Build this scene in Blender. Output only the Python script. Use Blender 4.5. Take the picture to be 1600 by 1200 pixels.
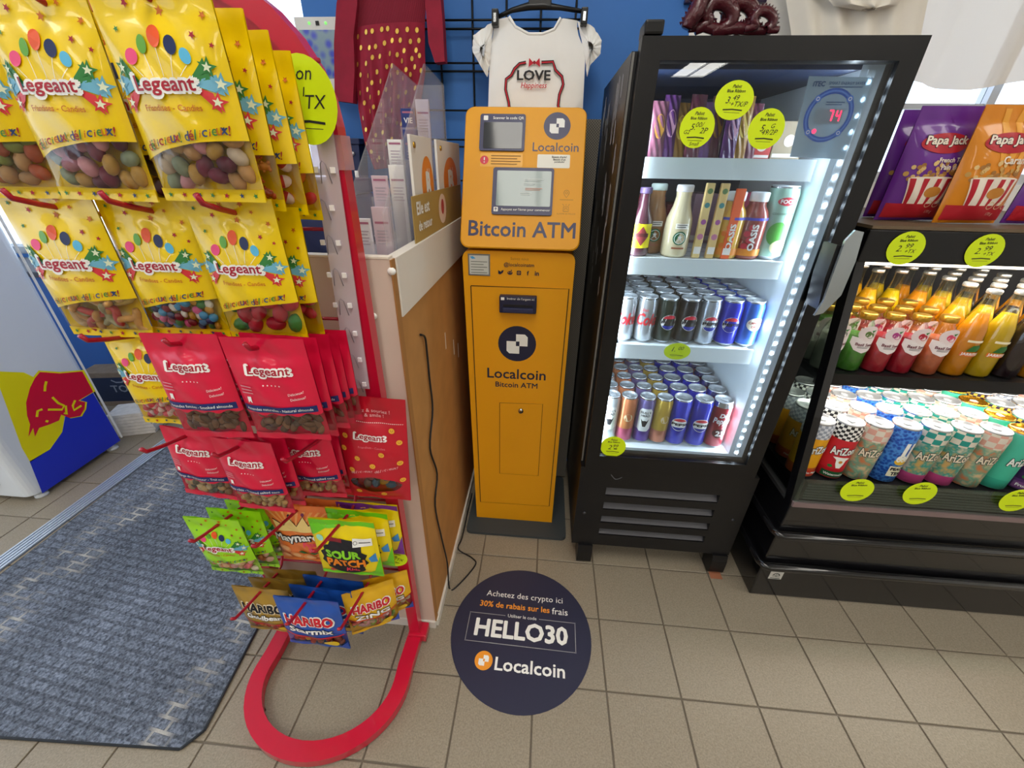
import bpy, bmesh, math, random
from math import sin, cos, pi, radians, sqrt, atan2
from mathutils import Vector, Matrix

for _o in list(bpy.data.objects):
    bpy.data.objects.remove(_o)
SC = bpy.context.scene
COL = SC.collection
rnd = random.Random(7)

# ------------------------------------------------------------------ camera
F_PX = 631.6
CAM = Vector((-.2293, -.982, 1.2607))
PIT, YAW, ROLL = .5035, -.0748, .0180
_f = Vector((sin(YAW) * cos(PIT), cos(YAW) * cos(PIT), -sin(PIT)))
_r = Vector((cos(YAW), -sin(YAW), 0))
_u = _r.cross(_f)
RGT = cos(ROLL) * _r + sin(ROLL) * _u
UPV = -sin(ROLL) * _r + cos(ROLL) * _u
FWD = _f
cd = bpy.data.cameras.new('camera')
cd.sensor_fit = 'HORIZONTAL'
cd.sensor_width = 36
cd.lens = F_PX / 1600 * 36
cd.clip_start = .02
co = bpy.data.objects.new('camera', cd)
COL.objects.link(co)
_m = Matrix((RGT, UPV, -FWD)).transposed().to_4x4()
_m.translation = CAM
co.matrix_world = _m
SC.camera = co

# ------------------------------------------------------------------ world and exposure
W = bpy.data.worlds.new('world')
SC.world = W
W.use_nodes = True
_bg = W.node_tree.nodes['Background']
_bg.inputs[0].default_value = (.86, .93, 1, 1)
_bg.inputs[1].default_value = 2.4
SC.view_settings.view_transform = 'Standard'
SC.view_settings.look = 'None'
SC.view_settings.gamma = 1
SC.view_settings.use_curve_mapping = False
SC.view_settings.exposure = 0.12
CEIL_EMIT = 8.6

# ------------------------------------------------------------------ pixel helpers (photo 1600x1200)
def _ray(px, py):
    return FWD + (px - 800) / F_PX * RGT - (py - 600) / F_PX * UPV
def on_axis(ax, px, py, v):
    d = _ray(px, py)
    return CAM + d * ((v - CAM[ax]) / d[ax])
def PX(px, py, x): return on_axis(0, px, py, x)
def PY(px, py, y): return on_axis(1, px, py, y)
def PZ(px, py, z=0): return on_axis(2, px, py, z)
def on_plane(px, py, p0, n):
    d = _ray(px, py)
    return CAM + d * ((p0 - CAM).dot(n) / d.dot(n))

# ------------------------------------------------------------------ materials
def lin(h):
    h = h.lstrip('#')
    out = []
    for i in (0, 2, 4):
        c = int(h[i:i + 2], 16) / 255
        out.append(c / 12.92 if c <= .04045 else ((c + .055) / 1.055) ** 2.4)
    return (*out, 1)
MATS = {}
def mat(h, rough=.5, metal=0., coat=0., emit=0., noise=0., nscale=40., bump=0., trans=0., ior=1.45):
    key = (h, rough, metal, coat, emit, noise, nscale, bump, trans)
    if key in MATS: return MATS[key]
    m = bpy.data.materials.new('paint_' + h.lstrip('#'))
    m.use_nodes = True
    nt = m.node_tree
    b = nt.nodes['Principled BSDF']
    c = lin(h)
    b.inputs['Base Color'].default_value = c
    b.inputs['Roughness'].default_value = rough
    b.inputs['Metallic'].default_value = metal
    b.inputs['Coat Weight'].default_value = coat
    b.inputs['IOR'].default_value = ior
    if trans: b.inputs['Transmission Weight'].default_value = trans
    if emit:
        b.inputs['Emission Color'].default_value = c
        b.inputs['Emission Strength'].default_value = emit
    if noise or bump:
        tc = nt.nodes.new('ShaderNodeTexCoord')
        n = nt.nodes.new('ShaderNodeTexNoise')
        n.inputs['Scale'].default_value = nscale
        n.inputs['Detail'].default_value = 4
        nt.links.new(tc.outputs['Object'], n.inputs['Vector'])
        if noise:
            mr = nt.nodes.new('ShaderNodeMapRange')
            mr.inputs[1].default_value = .3; mr.inputs[2].default_value = .7
            mr.inputs[3].default_value = 1 - noise; mr.inputs[4].default_value = 1 + noise
            nt.links.new(n.outputs['Fac'], mr.inputs[0])
            hs = nt.nodes.new('ShaderNodeHueSaturation')
            hs.inputs['Color'].default_value = c
            nt.links.new(mr.outputs[0], hs.inputs['Value'])
            nt.links.new(hs.outputs[0], b.inputs['Base Color'])
        if bump:
            bp = nt.nodes.new('ShaderNodeBump')
            bp.inputs['Strength'].default_value = bump
            bp.inputs['Distance'].default_value = .004
            nt.links.new(n.outputs['Fac'], bp.inputs['Height'])
            nt.links.new(bp.outputs[0], b.inputs['Normal'])
    MATS[key] = m
    return m
def clear(name, tint='#ffffff', refl=.07, rough=.03, haze=0., hazecol='#ffffff', edge=.5):
    """thin clear film or pane: see-through, with a gloss, and a little haze"""
    key = ('clear', name)
    if key in MATS: return MATS[key]
    m = bpy.data.materials.new(name); m.use_nodes = True
    nt = m.node_tree; nt.nodes.clear()
    out = nt.nodes.new('ShaderNodeOutputMaterial')
    tr = nt.nodes.new('ShaderNodeBsdfTransparent'); tr.inputs[0].default_value = lin(tint)
    gl = nt.nodes.new('ShaderNodeBsdfGlossy'); gl.inputs['Roughness'].default_value = rough
    lw = nt.nodes.new('ShaderNodeLayerWeight'); lw.inputs['Blend'].default_value = .25
    mr = nt.nodes.new('ShaderNodeMapRange')
    mr.inputs[3].default_value = refl; mr.inputs[4].default_value = min(1, refl + edge)
    nt.links.new(lw.outputs['Fresnel'], mr.inputs[0])
    mx = nt.nodes.new('ShaderNodeMixShader')
    nt.links.new(mr.outputs[0], mx.inputs[0])
    src = tr.outputs[0]
    if haze:
        df = nt.nodes.new('ShaderNodeBsdfDiffuse'); df.inputs[0].default_value = lin(hazecol)
        m2 = nt.nodes.new('ShaderNodeMixShader'); m2.inputs[0].default_value = haze
        nt.links.new(tr.outputs[0], m2.inputs[1]); nt.links.new(df.outputs[0], m2.inputs[2])
        src = m2.outputs[0]
    nt.links.new(src, mx.inputs[1]); nt.links.new(gl.outputs[0], mx.inputs[2])
    nt.links.new(mx.outputs[0], out.inputs[0])
    MATS[key] = m
    return m
def tex(name, kind, c1, c2, scale, rough=.5, bump=0., **kw):
    """two-colour procedural material: checker / brick / wave / voronoi / noise on UV or object coordinates"""
    key = ('tex', name)
    if key in MATS: return MATS[key]
    m = bpy.data.materials.new(name); m.use_nodes = True
    nt = m.node_tree; b = nt.nodes['Principled BSDF']
    b.inputs['Roughness'].default_value = rough
    tc = nt.nodes.new('ShaderNodeTexCoord')
    mp = nt.nodes.new('ShaderNodeMapping')
    s = scale if isinstance(scale, tuple) else (scale,) * 3
    mp.inputs['Scale'].default_value = s
    nt.links.new(tc.outputs[kw.get('co', 'Object')], mp.inputs[0])
    if kind == 'checker':
        t = nt.nodes.new('ShaderNodeTexChecker'); t.inputs['Scale'].default_value = 1
        t.inputs[1].default_value = lin(c1); t.inputs[2].default_value = lin(c2)
        nt.links.new(mp.outputs[0], t.inputs[0]); col = t.outputs[0]; fac = t.outputs[1]
    elif kind == 'brick':
        t = nt.nodes.new('ShaderNodeTexBrick'); t.inputs['Scale'].default_value = 1
        t.inputs['Color1'].default_value = lin(c1); t.inputs['Color2'].default_value = lin(c2)
        t.inputs['Mortar'].default_value = lin(kw.get('c3', c2)); t.inputs['Mortar Size'].default_value = kw.get('ms', .03)
        nt.links.new(mp.outputs[0], t.inputs[0]); col = t.outputs[0]; fac = t.outputs[1]
    else:
        t = nt.nodes.new({'noise': 'ShaderNodeTexNoise', 'voronoi': 'ShaderNodeTexVoronoi', 'wave': 'ShaderNodeTexWave'}[kind])
        t.inputs['Scale'].default_value = 1
        if kind == 'noise': t.inputs['Detail'].default_value = kw.get('detail', 3)
        if kind == 'wave': t.inputs['Distortion'].default_value = kw.get('dist', 0)
        nt.links.new(mp.outputs[0], t.inputs[0])
        fac = t.outputs[0] if kind == 'voronoi' else t.outputs['Fac']
        r = nt.nodes.new('ShaderNodeValToRGB')
        r.color_ramp.elements[0].position = kw.get('p0', .35); r.color_ramp.elements[1].position = kw.get('p1', .65)
        r.color_ramp.elements[0].color = lin(c1); r.color_ramp.elements[1].color = lin(c2)
        if 'mid' in kw:
            e = r.color_ramp.elements.new(.5); e.color = lin(kw['mid'])
        nt.links.new(fac, r.inputs[0]); col = r.outputs[0]
    nt.links.new(col, b.inputs['Base Color'])
    if bump:
        bp = nt.nodes.new('ShaderNodeBump'); bp.inputs['Strength'].default_value = bump
        bp.inputs['Distance'].default_value = kw.get('bd', .004)
        nt.links.new(fac, bp.inputs['Height']); nt.links.new(bp.outputs[0], b.inputs['Normal'])
    MATS[key] = m
    return m

# ------------------------------------------------------------------ mesh helpers
def tag(o, label=None, cat=None, group=None, kind=None):
    if label: o['label'] = label
    if cat: o['category'] = cat
    if group: o['group'] = group
    if kind: o['kind'] = kind
    return o
def link(name, data, parent=None, loc=None, rot=None):
    o = bpy.data.objects.new(name, data)
    COL.objects.link(o)
    if parent is not None: o.parent = parent
    if loc is not None: o.location = loc
    if rot is not None: o.rotation_euler = rot
    return o
def empty(name, loc=(0, 0, 0), rot=(0, 0, 0), label=None, cat=None, group=None):
    o = link(name, None, None, loc, rot)
    o.empty_display_size = .02
    return tag(o, label, cat, group)
def copy_tree(o, parent=None):
    c = o.copy(); COL.objects.link(c); c.parent = parent
    for ch in list(o.children): copy_tree(ch, c)
    return c
class MB:
    def __init__(s): s.v = []; s.f = []; s.m = []; s.sm = []; s.mats = []; s.uv = {}
    def mi(s, m):
        if m not in s.mats: s.mats.append(m)
        return s.mats.index(m)
    def add(s, vs, fs, m, smooth=False):
        n = len(s.v); k = s.mi(m)
        s.v += [tuple(v) for v in vs]
        for f in fs:
            s.f.append(tuple(i + n for i in f)); s.m.append(k); s.sm.append(smooth)
        return s
    def box(s, x0, x1, y0, y1, z0, z1, m, bev=0.):
        if bev:
            bm = bmesh.new(); bmesh.ops.create_cube(bm, size=1)
            for v in bm.verts: v.co = Vector(((x0 + x1) / 2 + v.co.x * (x1 - x0), (y0 + y1) / 2 + v.co.y * (y1 - y0), (z0 + z1) / 2 + v.co.z * (z1 - z0)))
            bmesh.ops.bevel(bm, geom=list(bm.edges), offset=bev, segments=2, affect='EDGES', profile=.6)
            s.bm(bm, m); return s
        vs = [(x, y, z) for z in (z0, z1) for y in (y0, y1) for x in (x0, x1)]
        return s.add(vs, [(0, 2, 3, 1), (4, 5, 7, 6), (0, 1, 5, 4), (2, 6, 7, 3), (0, 4, 6, 2), (1, 3, 7, 5)], m)
    def bm(s, bm, m, smooth=False):
        bm.verts.ensure_lookup_table(); bm.verts.index_update()
        s.add([v.co for v in bm.verts], [[v.index for v in f.verts] for f in bm.faces], m, smooth); bm.free()
        return s
    def prism(s, pts, axis, d0, d1, m, smooth=False):
        """2D polygon extruded along an axis; pts are the two other coordinates in xyz order"""
        def p(a, b, d): return (d, a, b) if axis == 0 else (a, d, b) if axis == 1 else (a, b, d)
        n = len(pts)
        vs = [p(a, b, d0) for a, b in pts] + [p(a, b, d1) for a, b in pts]
        fs = [tuple(range(n)), tuple(range(2 * n - 1, n - 1, -1))] + [(i, i + n, (i + 1) % n + n, (i + 1) % n) for i in range(n)]
        return s.add(vs, fs, m, smooth)
    def tube(s, pts, r, m, seg=8, closed=False, rect=None):
        pts = [Vector(p) for p in pts]; n = len(pts)
        rs = r if isinstance(r, (list, tuple)) else [r] * n
        vs = []; up = None
        for i, p in enumerate(pts):
            a = pts[i - 1] if (i or closed) else p; b = pts[(i + 1) % n] if (i < n - 1 or closed) else p
            t = (b - a).normalized()
            if up is None:
                up = Vector((0, 0, 1)) if abs(t.z) < .9 else Vector((0, 1, 0))
            up = (up - t * up.dot(t)).normalized(); sd = t.cross(up)
            if rect:
                for a_, b_ in ((-1, -1), (1, -1), (1, 1), (-1, 1)): vs.append(p + sd * a_ * rect[0] / 2 + up * b_ * rect[1] / 2)
            else:
                for k in range(seg): vs.append(p + (sd * cos(2 * pi * k / seg) + up * sin(2 * pi * k / seg)) * rs[i])
        g = 4 if rect else seg; fs = []
        for i in range(n if closed else n - 1):
            j = (i + 1) % n
            for k in range(g): fs.append((i * g + k, i * g + (k + 1) % g, j * g + (k + 1) % g, j * g + k))
        if not closed: fs += [tuple(range(g - 1, -1, -1)), tuple(range((n - 1) * g, n * g))]
        return s.add(vs, fs, m, not rect)
    def lathe(s, prof, m, seg=20, c=(0, 0, 0), caps=True):
        """prof: list of (r, z) or (r, z, material)"""
        rows = len(prof); vs = []
        for p in prof:
            for k in range(seg): vs.append((c[0] + p[0] * cos(2 * pi * k / seg), c[1] + p[0] * sin(2 * pi * k / seg), c[2] + p[1]))
        base = len(s.v); s.v += vs
        for i in range(rows - 1):
            mm = prof[i][2] if len(prof[i]) > 2 else m
            ki = s.mi(mm)
            for k in range(seg):
                f = (base + i * seg + k, base + i * seg + (k + 1) % seg, base + (i + 1) * seg + (k + 1) % seg, base + (i + 1) * seg + k)
                s.uv[len(s.f)] = [(k / seg, prof[i][1]), ((k + 1) / seg, prof[i][1]), ((k + 1) / seg, prof[i + 1][1]), (k / seg, prof[i + 1][1])]
                s.f.append(f); s.m.append(ki); s.sm.append(True)
        if caps:
            ki = s.mi(m)
            if prof[0][0] > 1e-5: s.f.append(tuple(base + k for k in range(seg - 1, -1, -1))); s.m.append(s.mi(prof[0][2] if len(prof[0]) > 2 else m)); s.sm.append(False)
            if prof[-1][0] > 1e-5: s.f.append(tuple(base + (rows - 1) * seg + k for k in range(seg))); s.m.append(s.mi(prof[-1][2] if len(prof[-1]) > 2 else m)); s.sm.append(False)
        return s
    def sheet(s, fn, nu, nv, m, flip=False):
        vs = [fn(i / nu, j / nv) for j in range(nv + 1) for i in range(nu + 1)]
        fs = []
        for j in range(nv):
            for i in range(nu):
                a = j * (nu + 1) + i
                f = (a, a + 1, a + nu + 2, a + nu + 1)
                fs.append(f[::-1] if flip else f)
        if callable(m):
            base = len(s.v); s.v += [tuple(v) for v in vs]
            for q, f in enumerate(fs):
                s.f.append(tuple(i + base for i in f)); s.m.append(s.mi(m((q % nu + .5) / nu, (q // nu + .5) / nv))); s.sm.append(True)
            return s
        return s.add(vs, fs, m, True)
    def ball(s, c, r, m, seg=10, rings=6):
        r = r if isinstance(r, (tuple, list)) else (r,) * 3
        vs = [(c[0], c[1], c[2] - r[2])]
        for j in range(1, rings):
            a = -pi / 2 + pi * j / rings
            for k in range(seg): vs.append((c[0] + r[0] * cos(a) * cos(2 * pi * k / seg), c[1] + r[1] * cos(a) * sin(2 * pi * k / seg), c[2] + r[2] * sin(a)))
        vs.append((c[0], c[1], c[2] + r[2]))
        fs = [(0, 1 + (k + 1) % seg, 1 + k) for k in range(seg)]
        for j in range(rings - 2):
            for k in range(seg):
                a = 1 + j * seg
                fs.append((a + k, a + (k + 1) % seg, a + seg + (k + 1) % seg, a + seg + k))
        a = 1 + (rings - 2) * seg; t = len(vs) - 1
        fs += [(a + k, a + (k + 1) % seg, t) for k in range(seg)]
        return s.add(vs, fs, m, True)
    def mesh(s, name):
        me = bpy.data.meshes.new(name)
        me.from_pydata(s.v, [], s.f)
        for m in s.mats: me.materials.append(m)
        me.polygons.foreach_set('material_index', s.m)
        me.polygons.foreach_set('use_smooth', s.sm)
        if s.uv:
            ul = me.uv_layers.new(name='UVMap')
            for fi, uvs in s.uv.items():
                for li, uv in zip(me.polygons[fi].loop_indices, uvs): ul.data[li].uv = uv
        me.update()
        return me
    def build(s, name, parent=None, loc=None, rot=None):
        return link(name, s.mesh(name), parent, loc, rot)
def part(name, parent, fn, *a, **k):
    b = MB(); getattr(b, fn)(*a, **k)
    return b.build(name, parent)
def boxp(name, parent, x0, x1, y0, y1, z0, z1, m, bev=0.):
    return part(name, parent, 'box', x0, x1, y0, y1, z0, z1, m, bev)

# ------------------------------------------------------------------ flat print (lettering, artwork)
_gl = {}
def glyph(t, shear=0.):
    """outline of a word as flat faces, centred; weight is added later by shifted copies"""
    k = (t, shear)
    if k in _gl: return _gl[k]
    cu = bpy.data.curves.new('glyph', 'FONT')
    cu.body = t; cu.size = 1; cu.shear = shear; cu.resolution_u = 2
    ob = bpy.data.objects.new('glyph', cu)
    me = ob.to_mesh()
    vs = [(v.co.x, v.co.y) for v in me.vertices]; fs = [tuple(p.vertices) for p in me.polygons]
    ob.to_mesh_clear(); bpy.data.objects.remove(ob); bpy.data.curves.remove(cu)
    x0 = min(v[0] for v in vs); x1 = max(v[0] for v in vs); y0 = min(v[1] for v in vs); y1 = max(v[1] for v in vs)
    _gl[k] = ([(x - (x0 + x1) / 2, y - (y0 + y1) / 2) for x, y in vs], fs, x1 - x0, y1 - y0)
    return _gl[k]
class Print:
    """flat artwork in local (x, z); layer lifts pieces by a fraction of a millimetre so that they stack"""
    def __init__(s): s.it = []
    def raw(s, vs, fs, m, layer=0): s.it.append((vs, fs, m, layer)); return s
    def poly(s, pts, m, layer=0): return s.raw(list(pts), [tuple(range(len(pts)))], m, layer)
    def ell(s, cx, cz, rx, rz=None, m=None, layer=0, n=20, rot=0.):
        rz = rx if rz is None else rz
        c, q = cos(rot), sin(rot)
        return s.poly([(cx + rx * cos(t) * c - rz * sin(t) * q, cz + rx * cos(t) * q + rz * sin(t) * c) for t in [2 * pi * k / n for k in range(n)]], m, layer)
    def star(s, cx, cz, r, m, layer=0, rot=0.):
        return s.poly([(cx + r * (1 if k % 2 == 0 else .42) * sin(rot + pi * k / 5), cz + r * (1 if k % 2 == 0 else .42) * cos(rot + pi * k / 5)) for k in range(10)], m, layer)
    def rect(s, x0, z0, x1, z1, m, layer=0, nx=1, rad=0.):
        if rad:
            pts = []
            for cx, cz, a in ((x1 - rad, z1 - rad, 0), (x0 + rad, z1 - rad, 90), (x0 + rad, z0 + rad, 180), (x1 - rad, z0 + rad, 270)):
                pts += [(cx + rad * cos(radians(a + t)), cz + rad * sin(radians(a + t))) for t in (0, 30, 60, 90)]
            return s.poly(pts, m, layer)
        vs = [(x0 + (x1 - x0) * i / nx, z) for z in (z0, z1) for i in range(nx + 1)]
        return s.raw(vs, [(i, i + 1, i + nx + 2, i + nx + 1) for i in range(nx)], m, layer)
    def line(s, pts, w, m, layer=0):
        vs = []; n = len(pts)
        for i, p in enumerate(pts):
            a = pts[max(i - 1, 0)]; b = pts[min(i + 1, n - 1)]
            dx, dz = b[0] - a[0], b[1] - a[1]; l = sqrt(dx * dx + dz * dz) or 1
            vs += [(p[0] - dz / l * w / 2, p[1] + dx / l * w / 2), (p[0] + dz / l * w / 2, p[1] - dx / l * w / 2)]
        return s.raw(vs, [(2 * i, 2 * i + 1, 2 * i + 3, 2 * i + 2) for i in range(n - 1)], m, layer)
    def ring(s, cx, cz, r, w, m, layer=0, n=28, a0=0, a1=2 * pi):
        return s.line([(cx + r * cos(a0 + (a1 - a0) * k / n), cz + r * sin(a0 + (a1 - a0) * k / n)) for k in range(n + 1)], w, m, layer)
    def text(s, t, cx, cz, m, w=None, h=None, layer=0, bold=0., shear=0., rot=0.):
        vs, fs, tw, th = glyph(t, shear)
        tw += 2 * bold; th += 2 * bold
        if w and h: kx, kz = w / tw, h / th
        elif w: kx = kz = w / tw
        else: kx = kz = h / th
        c, q = cos(rot), sin(rot)
        n = 1 if not bold else 4 if bold < .03 else 8
        for i in range(n):
            ox, oy = (bold * cos(2 * pi * (i + .5) / n), bold * sin(2 * pi * (i + .5) / n)) if bold else (0, 0)
            s.raw([(cx + (x + ox) * kx * c - (y + oy) * kz * q, cz + (x + ox) * kx * q + (y + oy) * kz * c) for x, y in vs], fs, m, layer + .1 * i)
        return s
    def greek(s, x0, z0, x1, z1, n, m, layer=0):
        """rows of print too fine to read"""
        for i in range(n):
            z = z1 + (z0 - z1) * (i + .5) / n; s.rect(x0, z - (z1 - z0) / n * .18, x1 - (x1 - x0) * (.12 if i % 2 else 0), z + (z1 - z0) / n * .18, m, layer)
        return s
    def mesh(s, fn, name='lettering', fine=None):
        """fine: longest edge allowed before the artwork is bent over a curved surface"""
        b = MB()
        for vs, fs, m, ly in s.it:
            if fine:
                bm = bmesh.new()
                bv = [bm.verts.new((x, z, 0)) for x, z in vs]
                for f in fs:
                    try: bm.faces.new([bv[i] for i in f])
                    except ValueError: pass
                if any(e.calc_length() > fine for e in bm.edges):
                    bmesh.ops.triangulate(bm, faces=list(bm.faces))
                    for _ in range(5):
                        le = [e for e in bm.edges if e.calc_length() > fine]
                        if not le: break
                        bmesh.ops.subdivide_edges(bm, edges=le, cuts=1)
                        bmesh.ops.triangulate(bm, faces=[f for f in bm.faces if len(f.verts) > 3])
                bm.verts.index_update()
                vs = [(v.co.x, v.co.y) for v in bm.verts]; fs = [tuple(v.index for v in f.verts) for f in bm.faces]
                bm.free()
            b.add([fn(x, z, ly) for x, z in vs], fs, m)
        return b.mesh(name)
    def build(s, name, parent, fn):
        return link(name, s.mesh(fn, name), parent)
def flat(o, r=(1, 0, 0), u=(0, 0, 1), eps=.0004, e0=.0004):
    o = Vector(o); r = Vector(r).normalized(); u = Vector(u).normalized(); n = r.cross(u)
    # artwork faces along r x u  (x right, z up seen from the front)
    return lambda x, z, ly: tuple(o + r * x + u * z + n * (e0 + eps * ly))
def around(r, eps=.00035, e0=.0004, turn=0.):
    return lambda x, z, ly: ((r + e0 + eps * ly) * sin(x / r + turn), -(r + e0 + eps * ly) * cos(x / r + turn), z)
WHITE = mat('#f2f2ee', .5); BLACK = mat('#16161a', .5); INK = mat('#1b1b22', .7)
# ================================================================== the setting
TILE = tex('floor_tile_ceramic', 'noise', '#837968', '#9c9180', 260, .38, .03, detail=4, p0=.3, p1=.7)
GROUT = tex('floor_tile_far', 'brick', '#857b6a', '#938876', 5, .45, c3='#6d6355', ms=.012)
_bk = [n for n in GROUT.node_tree.nodes if n.type == 'TEX_BRICK'][0]
_bk.offset = 0; _bk.inputs['Brick Width'].default_value = 1; _bk.inputs['Row Height'].default_value = 1
floor = tag(MB().box(-4.3, 3.6, -9, 2.2, -.03, -.0035, GROUT).build('floor'), kind='structure')
def tile_mesh(w):
    bm = bmesh.new(); bmesh.ops.create_cube(bm, size=1)
    for v in bm.verts: v.co = Vector((v.co.x * w, v.co.y * w, v.co.z * .009))
    top = [e for e in bm.edges if all(v.co.z > 0 for v in e.verts)]
    bmesh.ops.bevel(bm, geom=top, offset=.0012, segments=1, affect='EDGES')
    b = MB(); b.bm(bm, TILE); return b.mesh('tile')
_tm = tile_mesh(.1955)
def _hid(x0, x1, y0, y1):
    def inside(a, b, c, d): return x0 > a and x1 < b and y0 > c and y1 < d
    return inside(-2.02, -1.03, -.64, .8) or (x0 > -.97 and x1 < -.45 and y0 > -.2) or (x0 > .5 and y0 > 0) or (x0 > -.1 and y0 > .39) or (x0 > -.9 and y0 > .39)
for i in range(-18, 9):
    for j in range(-7, 5):
        x0, y0 = i * .2, j * .2
        if _hid(x0, x0 + .2, y0, y0 + .2): continue
        if x0 > 1.35 and y0 > -.1: continue
        if x0 < -2.9 and y0 < -.65: continue
        t = link('tile', _tm, floor, (x0 + .1, y0 + .1, -.0045 + rnd.uniform(-.0002, .0002)))
        t.rotation_euler = (rnd.uniform(-.001, .001), rnd.uniform(-.001, .001), 0)

WALLBLUE = mat('#3673c0', .55, noise=.04, nscale=6)
WALLWHITE = mat('#f3f1ed', .6, noise=.02, nscale=8)
tag(MB().box(-1.0, .15, .57, .67, -.003, 2.6, WALLBLUE).build('wall_back'), kind='structure')
tag(MB().box(.15, .7, .572, .67, -.003, 2.6, WALLWHITE).box(.7, 2.4, .572, .67, -.003, 1.22, WALLWHITE).box(.7, 2.4, .572, .67, 2.1, 2.6, WALLWHITE).box(2.4, 3.6, .572, .67, -.003, 2.6, WALLWHITE).build('wall_back_right'), kind='structure')
w3 = tag(MB().box(.7, 2.4, .6, .65, 1.22, 1.25, mat('#c8cace', .35, .6)).box(.7, 2.4, .6, .65, 2.07, 2.1, mat('#c8cace', .35, .6)).box(.7, .73, .6, .65, 1.25, 2.07, mat('#c8cace', .35, .6)).box(2.37, 2.4, .6, .65, 1.25, 2.07, mat('#c8cace', .35, .6)).build('window_3'), kind='structure')
for x in (1.08, 1.5, 1.95): boxp('mullion', w3, x - .012, x + .012, .605, .645, 1.25, 2.07, mat('#c8cace', .35, .6))
boxp('transom', w3, .73, 2.37, .61, .64, 1.42, 1.435, mat('#c8cace', .35, .6))
for a, b in ((.73, 1.068), (1.092, 1.488), (1.512, 1.938), (1.962, 2.37)): boxp('pane', w3, a, b, .624, .627, 1.25, 2.07, clear('window_pane', '#f4f9ff', .05, .01))
tag(MB().box(-1.0, -.93, .67, 1.3, -.003, 2.6, WALLBLUE).build('wall_return'), kind='structure')
tag(MB().box(3.6, 3.7, -9, .67, -.003, 2.6, WALLWHITE).build('wall_right'), kind='structure')
tag(MB().box(-4.3, 3.7, -9.1, -9, -.003, 2.6, mat('#b9b4aa', .7)).build('wall_front'), kind='structure')
# back left wall with a shop window, and the glazed left side
wl = MB()
wl.box(-4.3, -.93, 1.3, 1.4, -.003, .72, WALLBLUE).box(-4.3, -.93, 1.3, 1.4, 2.35, 2.6, WALLWHITE)
wl.box(-1.15, -.93, 1.3, 1.4, .72, 2.35, WALLBLUE).box(-4.3, -4.05, 1.3, 1.4, .72, 2.35, WALLWHITE)
tag(wl.build('wall_back_left'), kind='structure')
FRAME = mat('#8f9499', .35, .8)
PANE = clear('window_pane', '#f4f9ff', .05, .01)
w1 = tag(MB().box(-4.05, -1.15, 1.31, 1.39, .72, .76, FRAME).box(-4.05, -1.15, 1.31, 1.39, 2.31, 2.35, FRAME).box(-4.05, -4.01, 1.31, 1.39, .76, 2.31, FRAME).box(-1.19, -1.15, 1.31, 1.39, .76, 2.31, FRAME).build('window_1'), kind='structure')
for x in (-3.3, -2.55, -1.8): boxp('mullion', w1, x - .02, x + .02, 1.32, 1.38, .76, 2.31, FRAME)
boxp('transom', w1, -4.01, -1.19, 1.33, 1.37, 1.18, 1.21, FRAME)
for a, b in ((-4.01, -3.32), (-3.28, -2.57), (-2.53, -1.82), (-1.78, -1.19)): boxp('pane', w1, a, b, 1.348, 1.352, .76, 2.31, PANE)
wl = MB().box(-4.3, -4.2, -9, 1.3, -.003, .5, WALLWHITE).box(-4.3, -4.2, -9, 1.3, 2.35, 2.6, WALLWHITE).box(-4.3, -4.2, -9, -4.5, .5, 2.35, WALLWHITE).box(-4.3, -4.2, 1.0, 1.3, .5, 2.35, WALLWHITE)
tag(wl.build('wall_left'), kind='structure')
w2 = tag(MB().box(-4.29, -4.21, -4.5, 1.0, .5, .55, FRAME).box(-4.29, -4.21, -4.5, 1.0, 2.3, 2.35, FRAME).build('window_2'), kind='structure')
for y in (-4.47, -3.1, -1.75, -.4, .97): boxp('mullion', w2, -4.28, -4.22, y - .025, y + .025, .55, 2.3, FRAME)
for k in range(4): boxp('pane', w2, -4.252, -4.248, (-4.445, -3.075, -1.725, -.375)[k], (-3.125, -1.775, -.425, .945)[k], .55, 2.3, PANE)
tag(MB().box(-4.3, 3.7, -9.1, 1.4, 2.6, 2.7, mat('#d9d7d2', .8)).build('ceiling'), kind='structure')
LAMP = mat('#fffaf0', .5, emit=CEIL_EMIT)
LFR = mat('#e8e8e8', .4)
k = 0
for x in (-2.6, -.3, 2.0):
    for y in (-.9, -3.0, -5.1, -7.2):
        k += 1
        L = empty('ceiling_light', (x, y, 2.6), label='white ceiling light panel reflected in the fridge glass' if (x, y) == (-.3, -3.0) else 'white ceiling light panel above the shop floor, out of view', cat='ceiling light', group='ceiling light panels')
        b = MB()
        for a in ((-.3, -.27, -.6, .6), (.27, .3, -.6, .6), (-.27, .27, -.6, -.57), (-.27, .27, .57, .6), (-.012, .012, -.57, .57)): b.box(*a, -.04, -.0, LFR)
        b.build('frame', L)
        boxp('diffuser', L, -.268, -.014, -.568, .568, -.02, -.012, LAMP)
        boxp('diffuser', L, .014, .268, -.568, .568, -.02, -.012, LAMP)

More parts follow.
